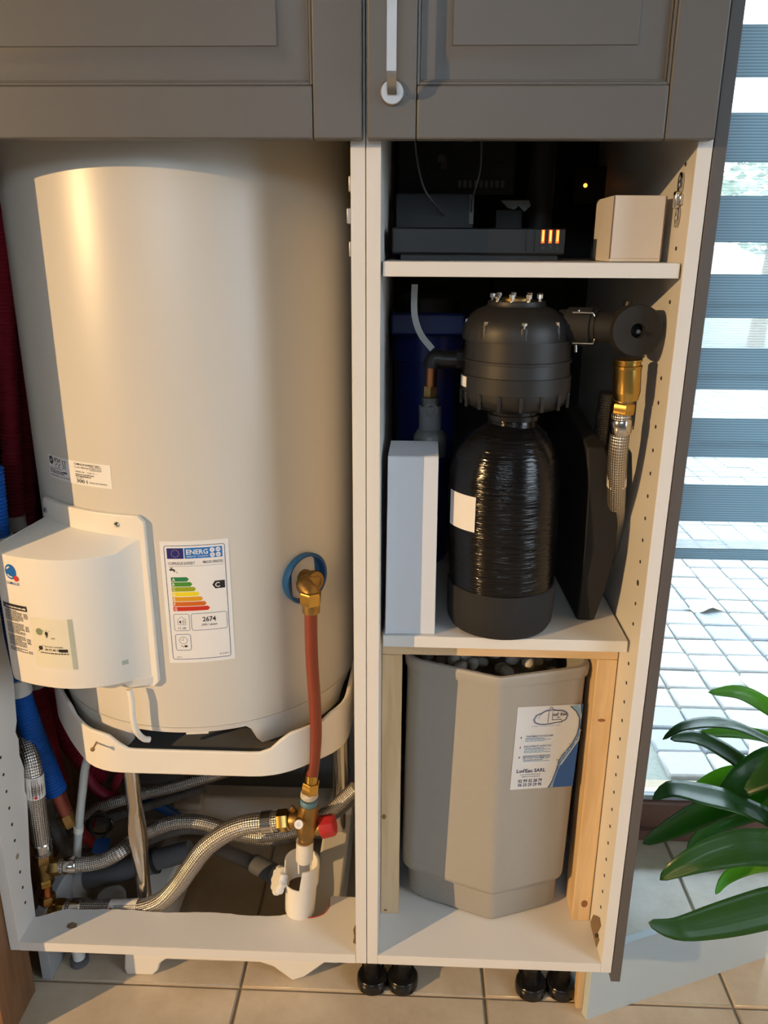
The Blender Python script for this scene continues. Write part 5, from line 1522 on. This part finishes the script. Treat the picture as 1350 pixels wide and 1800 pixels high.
part(pv, MB().lathe((hxx - .004, vy, 1.2065), [(.0200, -.002), (.0200, .003), (.0180, .004), (.0, .0042)], n=28, cap=False), 'brass_disc', BRASSD)
# stickers
def vsticker(x, y0_, r, a0, a1, z0, z1, name, tilt=0.0):
    v_ = []; n = 8
    for i in range(n + 1):
        a = R(a0 + (a1 - a0) * i / n); dz = tilt * (i / n - .5)
        for zz, rr in ((z0, .0004), (z1, .0004), (z1, .0009), (z0, .0009)): v_.append(Vector((x + (r + rr) * math.sin(a), y0_ - (r + rr) * math.cos(a), zz + dz)))
    f_ = [[3, 2, 1, 0], [4 * n + k for k in range(4)]] + [[i * 4 + k, i * 4 + 4 + k, i * 4 + 4 + (k + 1) % 4, i * 4 + (k + 1) % 4] for i in range(n) for k in range(4)]
    return part(pv, MB().add(v_, f_), name, PAPER)
vsticker(vx - .004, vy, .0810, -70, -33, .8975, .9485, 'white_sticker')
vsticker(hxx, vy, .0756, -83, -66, 1.0935, 1.1075, 'white_sticker')
# inlet on the left: black elbow, copper, brass, grey valve
iv = thing('softener_inlet', 'copper and brass inlet line at the left of the softener head', 'pipe fitting', U(757, 700, .10))
IY = .151
part(iv, MB().tube([U(828, 632, IY), U(800, 632, IY), U(776, 632, IY)], .0125, 18), 'black_union', BLACKP)
part(iv, MB().tube([U(826, 632, IY), U(802, 632, IY)], .0150, 8, True, False), 'union_nut', BLACKP)
part(iv, MB().tube(smooth_path([U(780, 632, IY), U(768, 630, IY), U(762, 636, IY), U(760, 646, IY)], 5), .0130, 18), 'black_elbow', BLACKP)
part(iv, MB().cyl(U(759, 642, IY), U(757, 682, IY), .0078), 'copper_pipe', COPPER)
part(iv, MB().hexnut(U(757, 679, IY), U(756, 698, IY), .0108), 'nut', BRASSD)
GREYF = mat('grey_fitting', (0.10, 0.105, 0.105), 0.4, 0.3, 0.1, 40)
part(iv, MB().cyl(U(756, 698, IY), U(756, 714, IY), .0125), 'adapter', GREYF)
part(iv, MB().lathe(U(757, 721, .140), [(.0105, 0), (.0105, .004), (.0060, .005), (.0045, .002), (0, .002)], (U(757, 721, .05) - U(757, 721, .140)), 22, cap=False), 'valve_eye', GREYF)
part(iv, MB().cyl(U(756, 712, IY), U(756, 755, IY), .0165), 'valve_stem', GREYPVC)
part(iv, MB().lathe(U(755, 800, IY), [(.024, 0), (.0245, .020), (.0245, .030), (.018, .040)], (0, 0, 1), 28), 'wide_cap', GREYF)
# blue filter housing deep behind
bf = thing('filter_housing', 'dark blue filter housing at the back left behind the inlet line', 'filter', (.085, .36, S2))
BLUEH = mat('blue_housing', (0.002, 0.014, 0.11), 0.35, 0, 0.08, 20)
part(bf, MB().lathe((.082, .36, S2), [(.040, .001), (.050, .02), (.052, .25), (.054, .36), (.060, .362), (.060, .41), (.052, .412)], n=40), 'bowl', BLUEH)
part(bf, MB().box((.0215, .28, 1.140), (.140, .44, 1.175)), 'bracket', BLUEH, .004)
part(bf, MB().lathe((.082, .36, 1.150), [(.050, 0), (.050, .045), (.030, .055)], n=32), 'cap', BLACKP)
st_ = thing('curved_strap', 'grey white curved strap hanging behind the black elbow', 'strap', U(745, 585, .16))
P = smooth_path([U(729, 500, .17), U(728, 540, .165), U(731, 565, .160), U(741, 590, .155), U(760, 614, .145)], 8)
mb = MB(); vv = []
for i, p in enumerate(P):
    t = (P[min(i + 1, len(P) - 1)] - P[max(i - 1, 0)]).normalized(); s_ = t.cross(Vector((0, 1, 0))).normalized()
    vv += [p + s_ * .0045, p - s_ * .0045, p - s_ * .0045 + Vector((0, .0014, 0)), p + s_ * .0045 + Vector((0, .0014, 0))]
ff = [[3, 2, 1, 0], [4 * len(P) - 4 + k for k in range(4)]] + [[i * 4 + k, i * 4 + (k + 1) % 4, i * 4 + 4 + (k + 1) % 4, i * 4 + 4 + k] for i in range(len(P) - 1) for k in range(4)]
n0 = int(len(P) * .42)
mb.add(vv, ff); part(st_, mb, 'strap_band', mat('strap_white', (0.40, 0.43, 0.43), 0.5, 0, 0.05, 30))

# ---- outlet on the right: union with clips, round bypass body, brass coupling, braided hose
ov = thing('bypass_valve', 'black round bypass valve body right of the softener head', 'valve', U(1126, 586, .05))
OY = .075
part(ov, MB().tube([U(984, 574, .10), U(1000, 574, .095), U(1052, 575, OY)], .0225, 24), 'union', BLACKM)
part(ov, MB().tube([U(1000, 574, .095), U(1044, 575, .078)], .0255, 28), 'union_collar', BLACKM)
part(ov, MB().tube([U(1048, 575, OY), U(1108, 578, .056)], .0195, 24), 'side_arm', BLACKM)
bc = U(1123, 585, .030)
part(ov, MB().lathe(bc + Vector((0, .052, 0)), [(.022, 0), (.0310, .006), (.0322, .018), (.0328, .044), (.0316, .0475), (.0095, .0485), (.0085, .044), (.0080, .026), (0, .025)], (0, -1, .04), 48, cap=False), 'round_body', BLACKM)
part(ov, MB().lathe(bc + Vector((-.003, -.006, .002)), [(.0028, 0), (.0028, .003), (0, .0032)], (0, -1, 0), 12, cap=False), 'inner_pin', STEEL)
CHROME = STEEL
for y_, z_ in ((549, 1), (603, -1)):
    part(ov, MB().tube([U(1006, y_, .060), U(1042, y_ + 1, .060), U(1045, y_ + 7 * z_, .060)], .0011, 8), 'wire_clip', CHROME)
part(ov, MB().cyl(U(1012, 606, .062), U(1012, 619, .062), .0020, n=10), 'pin', CHROME)
part(ov, MB().cyl(U(1017, 545, .062), U(1017, 550, .062), .0022, n=10), 'pin', CHROME)
top_k = U(1108, 532, .10)
part(ov, MB().tube([U(1100, 560, .10), U(1106, 530, .10)], .007, 12), 'vent_stem', BLACKP)
# brass coupling
bq = thing('brass_coupling', 'polished brass coupling under the round bypass valve', 'pipe fitting', U(1098, 670, .05))
def CY(y): return .050
cpts = {y: U(x, y, .050) for x, y in ((1104, 632), (1103, 648), (1101.5, 690), (1097, 700), (1096, 708), (1093, 727), (1092, 735))}
part(bq, MB().lathe(cpts[648], [(.0185, 0), (.0190, .004), (.0170, .005), (.0170, .009), (.0185, .010), (.0185, .012)], (cpts[632] - cpts[648]), 28), 'collar', BRASS)
part(bq, MB().lathe(cpts[690], [(.0150, -.010), (.0165, -.004), (.0175, 0), (.0178, .001), (.0178, (cpts[648] - cpts[690]).length)], (cpts[648] - cpts[690]), 36), 'sleeve', BRASS)
part(bq, MB().cyl(cpts[690], cpts[708], .0125), 'thread', BRASSD)
part(bq, MB().hexnut(cpts[708], cpts[727], .0158), 'nut', BRASS)
hp_ = [U(1092.5, 726, .050), U(1090, 760, .052), U(1086, 800, .058), U(1084, 850, .075), U(1082, 910, .115), U(1075, 960, .16), U(1065, 1000, .22)]
hb_ = hose('braided_hose', 'braided hose hanging from the brass coupling behind the black slab', hp_, .0130, BRAID, (1, 0), group='braided hoses beside the softener')
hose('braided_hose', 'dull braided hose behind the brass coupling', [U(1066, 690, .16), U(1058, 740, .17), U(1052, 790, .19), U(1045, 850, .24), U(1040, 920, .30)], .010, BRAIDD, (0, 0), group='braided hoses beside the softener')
part(hb_, MB().tube([U(1084.5, 838, .071), U(1084, 852, .077)], .0137, 16), 'red_ring_label', LABR)

# ---- black slab leaning on the right
bs = thing('black_slab', 'thick matt black slab standing on edge right of the pressure vessel', 'slab', (.335, .2, S2))
face = [(.3160, S2 + .0006), (.3430, S2 + .0006), (.3530, .790), (.3605, .850), (.3600, .890), (.3500, .960), (.3340, 1.004), (.3080, 1.006), (.3120, .95), (.3150, .86)]
mb = MB(); n_ = len(face)
fr_ = [Vector((x, .104 - .018 * math.sin(math.pi * min(1, max(0, (zz - S2) / .29))), zz)) for x, zz in face]
bk_ = [Vector((x - .012, .43, zz + (.055 if zz > .95 else 0))) for x, zz in face]
mb.add(fr_ + bk_, [list(range(n_))[::-1], [n_ + k for k in range(n_)]] + [[k, (k + 1) % n_, n_ + (k + 1) % n_, n_ + k] for k in range(n_)])
part(bs, mb, 'slab_body', BLACKM, .003)

# ---- upper compartment
cb = thing('small_carton', 'small white carton on the upper shelf beside the hinge', 'box', (.338, .11, S1))
CARDW = mat('cream_card', (0.66, 0.62, 0.58), 0.6, 0, 0.02, 40)
part(cb, MB().box((.3065, .060, S1 + .0006), (.3705, .165, 1.3365)), 'carton_body', CARDW, .001)
part(cb, MB().box((.3075, .0588, S1 + .0045), (.3695, .0598, 1.3360)), 'end_flap', CARDW, .0004)
EDGE = mat('card_edge', (0.16, 0.10, 0.07), 0.8, 0, 0.1, 50)
for a_, b_2 in (((.3058, .0590, S1 + .004), (.3068, .0600, 1.3360)), ((.3702, .0590, S1 + .004), (.3712, .0600, 1.3355))): part(cb, MB().box(a_, b_2), 'cut_edge', EDGE)

rt = thing('router', 'black flat router with three glowing orange lights on the upper shelf', 'router', (.14, .16, S1))
RTM = mat('router_black', (0.006, 0.007, 0.0085), 0.38, 0, 0.05, 40)
part(rt, MB().box((.0285, .105, S1 + .0085), (.2570, .235, 1.2985)), 'case', RTM, .002)
part(rt, MB().box((.0400, .115, S1 + .0004), (.2500, .225, S1 + .0085)), 'foot_plinth', RTM)
def emis(name, col, s):
    m = bpy.data.materials.new(name); m.use_nodes = True; b = m.node_tree.nodes['Principled BSDF']
    b.inputs['Base Color'].default_value = col + (1,); b.inputs['Emission Color'].default_value = col + (1,); b.inputs['Emission Strength'].default_value = s
    return m
LED = emis('orange_led', (1.0, 0.10, 0.008), 1.6); LEDC = emis('yellow_led', (1.0, 0.42, 0.08), 2.2)
for xx in (955, 968, 980.5):
    p = U(xx, 411, .1045)
    o = part(rt, MB().box((p.x - .0022, .1040, 1.2795), (p.x + .0022, .1052, 1.2965)), 'light', LED, .0006)
    part(rt, MB().box((p.x - .0010, .1036, 1.2820), (p.x + .0010, .1042, 1.2955)), 'light_core', LEDC)
ICON = mat('icon_grey', (0.10, 0.10, 0.10), 0.5, 0, 0.1, 40)
rpn = Print(lambda u, v, l: Vector((u, .1046 - .0002 * l, v)) - Vector(rt.location))
for xx, ch in ((955, 'o'), (968, 'Y'), (980.5, 'L')):
    p = U(xx, 430, .1045); rpn.text(ch, p.x, 1.2725, .0062, ICON, 2, align='C')
rpn.build(rt, 'icon')
for xx in (925, 940):
    p = U(xx, 420, .1045); part(rt, MB().box((p.x - .0006, .1040, 1.2690), (p.x + .0006, .1052, 1.2975)), 'groove', BLACKG)
# equipment behind the router
jb = thing('junction_box', 'dark grey junction box standing behind the router', 'box', (.08, .28, S1))
DKG = mat('dark_grey_case', (0.018, 0.022, 0.027), 0.55, 0, 0.08, 30)
part(jb, MB().box((.0290, .250, S1 + .0005), (.1450, .340, 1.3500)), 'case', DKG, .002)
part(jb, MB().box((.1380, .2485, S1 + .050), (.1445, .2498, 1.3480)), 'edge_strip', mat('pale_strip', (0.16, 0.17, 0.17), 0.5, 0, 0.05, 30))
cbd = thing('circuit_board', 'circuit board with a row of terminals hanging behind the router', 'circuit board', (.13, .38, 1.41))
PCB = mat('dark_pcb', (0.014, 0.020, 0.024), 0.5, 0, 0.3, 60)
part(cbd, MB().box((.0300, .370, 1.355), (.2150, .376, 1.470)), 'board', PCB)
for k in range(9): part(cbd, MB().box((.1250 + .0085 * k, .362, 1.3650), (.1310 + .0085 * k, .3698, 1.3760)), 'terminal', mat('terminal_grey', (0.16, 0.17, 0.18), 0.4, 0.2, 0.1, 40), .0006)
r2 = random.Random(8)
for k in range(14):
    x0, z0 = r2.uniform(.035, .20), r2.uniform(1.385, 1.45); w, h_ = r2.uniform(.006, .018), r2.uniform(.006, .018)
    part(cbd, MB().box((x0, .362 - r2.uniform(0, .006), z0), (min(.214, x0 + w), .3698, z0 + h_)), 'component', [DKG, GREYF, BLACKP][k % 3], .0006)
def cable(label, pts, r, m):
    t = thing('thin_cable', label, 'cable', Vector(pts[len(pts) // 2]), 'cables in the upper compartment')
    part(t, MB().tube(smooth_path(pts, 8), r, 8), 'sheath', m)
CABG = mat('cable_grey', (0.10, 0.10, 0.10), 0.5, 0, 0.1, 40)
cable('thin grey cable drooping at the left of the upper compartment', [U(727, 215, .20), U(733, 280, .2), U(745, 330, .2), U(765, 360, .21), U(780, 378, .245)], .0013, CABG)
cable('thin grey cable drooping in the middle of the upper compartment', [U(845, 215, .20), U(846, 270, .2), U(842, 310, .2), U(830, 350, .22), U(828, 372, .245)], .0013, CABG)
pc = thing('dark_conduit', 'dark vertical conduit pipe at the back of the upper compartment', 'pipe', (.245, .40, S1))
part(pc, MB().cyl((.262, .40, S1 + .001), (.262, .40, 1.62), .022), 'pipe_run', mat('conduit_dark', (0.045, 0.048, 0.055), 0.5, 0, 0.1, 20))
wbk = thing('white_bracket', 'torn pale bracket lying behind the router', 'bracket', (.20, .32, 1.30))
part(wbk, MB().extrude([U(x, y, .32) for x, y in ((880, 352), (930, 352), (933, 362), (922, 372), (912, 362), (905, 368), (893, 366))], (0, .004, 0)), 'bracket_plate', mat('bracket_grey', (0.22, 0.25, 0.27), 0.4, 0.2, 0.1, 30))
part(wbk, MB().box((.185, .325, S1 + .0005), (.225, .340, 1.3300)), 'bracket_foot', DKG)
dv = thing('wall_adapter', 'black adapter with one orange indicator at the back of the upper compartment', 'adapter', (.34, .48, 1.40))
p = U(1029, 326, .470)
part(dv, MB().box((p.x - .02, .4705, p.z - .03), (p.x + .06, .545, p.z + .03)), 'case', RTM, .003)
part(dv, MB().lathe((p.x, .4705, p.z), [(.0034, -.001), (.0034, .001), (.0020, .0022), (0, .0025)], (0, -1, 0), 14, cap=False), 'indicator_light', emis('amber_led', (1.0, 0.28, 0.04), 4.0))
# near-black sheet standing in for the deep shade behind the softener
dkb = thing('shade_sheet', 'near-black sheet standing in for deep shade at the back of the softener compartment', 'board', (.26, .5, S2))
part(dkb, MB().add([Vector(p) for p in ((.205, .47, S2 + .001), (.335, .47, S2 + .001), (.335, .52, 1.225), (.205, .52, 1.225), (.205, .48, S2 + .001), (.335, .48, S2 + .001), (.335, .53, 1.225), (.205, .53, 1.225))], [(0, 3, 2, 1), (4, 5, 6, 7), (0, 1, 5, 4), (1, 2, 6, 5), (2, 3, 7, 6), (3, 0, 4, 7)]), 'shade_face', mat('navy_shade', (0.006, 0.009, 0.014), 0.7, 0, 0.1, 20))

# =================================================================== PLANT
def leaf_material(name, col, back):
    m = bpy.data.materials.new(name); m.use_nodes = True
    nt = m.node_tree; N = nt.nodes; L = nt.links; b = N['Principled BSDF']
    b.inputs['Roughness'].default_value = 0.22; b.inputs['Coat Weight'].default_value = 0.4; b.inputs['Coat Roughness'].default_value = 0.15
    uv = N.new('ShaderNodeUVMap'); sp = N.new('ShaderNodeSeparateXYZ'); L.new(uv.outputs[0], sp.inputs[0])
    q = N.new('ShaderNodeMath'); q.operation = 'MULTIPLY'; q.inputs[1].default_value = 75; L.new(sp.outputs['X'], q.inputs[0])
    nz = N.new('ShaderNodeTexNoise'); nz.noise_dimensions = '1D'; nz.inputs['Scale'].default_value = 1.0; nz.inputs['Detail'].default_value = 2; L.new(q.outputs[0], nz.inputs['W'])
    mx = N.new('ShaderNodeMix'); mx.data_type = 'RGBA'
    mx.inputs['A'].default_value = tuple(c * .75 for c in col) + (1,); mx.inputs['B'].default_value = tuple(c * 1.3 for c in col) + (1,)
    L.new(nz.outputs['Fac'], mx.inputs['Factor']); L.new(mx.outputs['Result'], b.inputs['Base Color'])
    bp = N.new('ShaderNodeBump'); bp.inputs['Strength'].default_value = .25; bp.inputs['Distance'].default_value = .001; L.new(nz.outputs['Fac'], bp.inputs['Height']); L.new(bp.outputs[0], b.inputs['Normal'])
    tl = N.new('ShaderNodeBsdfTranslucent'); tl.inputs[0].default_value = back + (1,)
    ms = N.new('ShaderNodeMixShader'); ms.inputs[0].default_value = .42
    out = N['Material Output']; L.new(b.outputs[0], ms.inputs[1]); L.new(tl.outputs[0], ms.inputs[2]); L.new(ms.outputs[0], out.inputs[0])
    return m
LF1 = leaf_material('leaf_dark', (0.028, 0.095, 0.022), (0.10, 0.36, 0.02))
LF2 = leaf_material('leaf_bright', (0.11, 0.27, 0.03), (0.30, 0.62, 0.05))
pot_c = Vector((.905, .23, 0))
plant = thing('potted_plant', 'potted plant with long arching strap leaves in a white pot by the window', 'plant', tuple(pot_c))
POTM = mat('white_pot', (0.62, 0.65, 0.66), 0.3, 0, 0.02, 20)
part(plant, MB().lathe(pot_c, [(.085, .001), (.100, .004), (.118, .15), (.128, .27), (.134, .272), (.134, .30), (.124, .30), (.118, .27)], n=48, cap=False), 'pot', POTM)
part(plant, MB().lathe(pot_c + Vector((0, 0, .262)), [(.119, 0), (.119, .008), (0, .012)], n=32, cap=False), 'soil', mat('soil', (0.05, 0.035, 0.025), 0.95, 0, 0.3, 60, .6, 120))
crown = pot_c + Vector((0, 0, .275))
def leaf(pts, w, m, nrm=(-.25, -.6, .75), fold=.25, tipp=.75, base=.45):
    P = resample(smooth_path(pts, 14), .012); n = len(P)
    nv = Vector(nrm).normalized(); mb = MB(); K = 7; vv = []; uvs = []
    for i, p in enumerate(P):
        t = i / (n - 1)
        T = (P[min(i + 1, n - 1)] - P[max(i - 1, 0)]).normalized()
        S = T.cross(nv).normalized(); Nn = S.cross(T).normalized()
        ww = w * min(1, base + (1 - base) * t / .45)
        if t > tipp: ww *= max(0.0, 1 - ((t - tipp) / (1 - tipp)) ** 2) ** .72 * .98 + .02
        for k in range(K):
            s = -1 + 2 * k / (K - 1)
            vv.append(p + S * (s * ww / 2) + Nn * (fold * abs(s) ** 1.3 * ww / 2))
    for i, p in enumerate(P): pass
    m2 = len(vv)
    th = .0012
    ff = []; fuv = []
    for i in range(n - 1):
        for k in range(K - 1):
            ff.append([i * K + k, i * K + k + 1, (i + 1) * K + k + 1, (i + 1) * K + k])
            fuv.append([(k / (K - 1), i / n), ((k + 1) / (K - 1), i / n), ((k + 1) / (K - 1), (i + 1) / n), (k / (K - 1), (i + 1) / n)])
    mb.add(vv, ff, True, fuv)
    o = part(plant, mb, 'leaf', m)
    so = o.modifiers.new('solid', 'SOLIDIFY'); so.thickness = th; so.offset = 0
    return o
def lf(px_, w, m, **kw):
    """px_: (x, y, depth) from the outer part near the crown to the tip"""
    leaf([crown + Vector((rnd.uniform(-.02, .02), rnd.uniform(-.02, .02), 0)), crown + Vector((-.015, 0, .06))] + [U(*q) for q in px_], w, m, **kw)
lf([(1390, 1275, .33), (1350, 1243, .33), (1300, 1217, .33), (1245, 1217, .33)], .030, LF2, nrm=(0, -.85, .5))
lf([(1400, 1330, .26), (1345, 1300, .26), (1290, 1276, .26), (1240, 1271, .26), (1195, 1280, .26), (1165, 1300, .26)], .036, LF1, nrm=(-.1, .0, 1), fold=.1)
lf([(1400, 1315, .36), (1340, 1295, .36), (1290, 1288, .36), (1222, 1290, .36)], .026, LF2, nrm=(0, -.5, .85))
lf([(1380, 1400, .22), (1320, 1355, .22), (1275, 1322, .22), (1225, 1298, .22), (1178, 1299, .22)], .042, LF1, nrm=(-.35, -.22, .9), fold=.1)
lf([(1420, 1360, .16), (1370, 1345, .16), (1325, 1362, .16), (1285, 1388, .16), (1262, 1405, .16)], .066, LF1, nrm=(.2, -.45, .85), tipp=.7)
lf([(1420, 1372, .30), (1340, 1362, .30), (1285, 1362, .30), (1240, 1378, .30), (1212, 1396, .30)], .034, LF2, nrm=(-.1, -.75, .65))
lf([(1400, 1470, .10), (1345, 1438, .10), (1290, 1412, .10), (1230, 1397, .10), (1180, 1388, .10), (1147, 1405, .10)], .056, LF1, nrm=(-.15, -.06, .99), tipp=.8, fold=.1)
lf([(1390, 1400, .20), (1310, 1402, .20), (1240, 1425, .19), (1175, 1458, .18), (1130, 1483, .17)], .047, LF1, nrm=(.2, -.82, .5), tipp=.72)
lf([(1400, 1430, .24), (1330, 1425, .24), (1270, 1445, .24), (1228, 1470, .24), (1207, 1495, .24)], .036, LF1, nrm=(.1, -.8, .55), tipp=.7)
lf([(1440, 1440, .04), (1370, 1486, .04), (1300, 1490, .04), (1230, 1508, .04), (1180, 1532, .04), (1160, 1547, .04)], .056, LF1, nrm=(.1, -.72, .68), tipp=.72)
lf([(1420, 1500, .20), (1360, 1515, .20), (1310, 1525, .20), (1275, 1545, .20), (1258, 1572, .20)], .028, LF2, nrm=(.2, -.6, .75))
lf([(1460, 1520, .0), (1400, 1580, .0), (1340, 1597, .0), (1260, 1618, .0), (1190, 1632, .0), (1140, 1622, .0)], .062, LF1, nrm=(.05, -.85, .5), tipp=.70, fold=.12)
lf([(1400, 1420, .28), (1350, 1400, .28), (1310, 1404, .28), (1280, 1425, .28)], .030, LF1, nrm=(0, -.6, .8))
lf([(1440, 1300, .3), (1400, 1230, .3), (1440, 1150, .3)], .04, LF2, nrm=(-.8, -.5, .2))
lf([(1470, 1350, .1), (1500, 1300, .1), (1560, 1280, .1)], .045, LF1, nrm=(.3, -.6, .7))
lf([(1480, 1400, .05), (1540, 1380, .03), (1600, 1420, .0)], .045, LF1, nrm=(.3, -.6, .7))
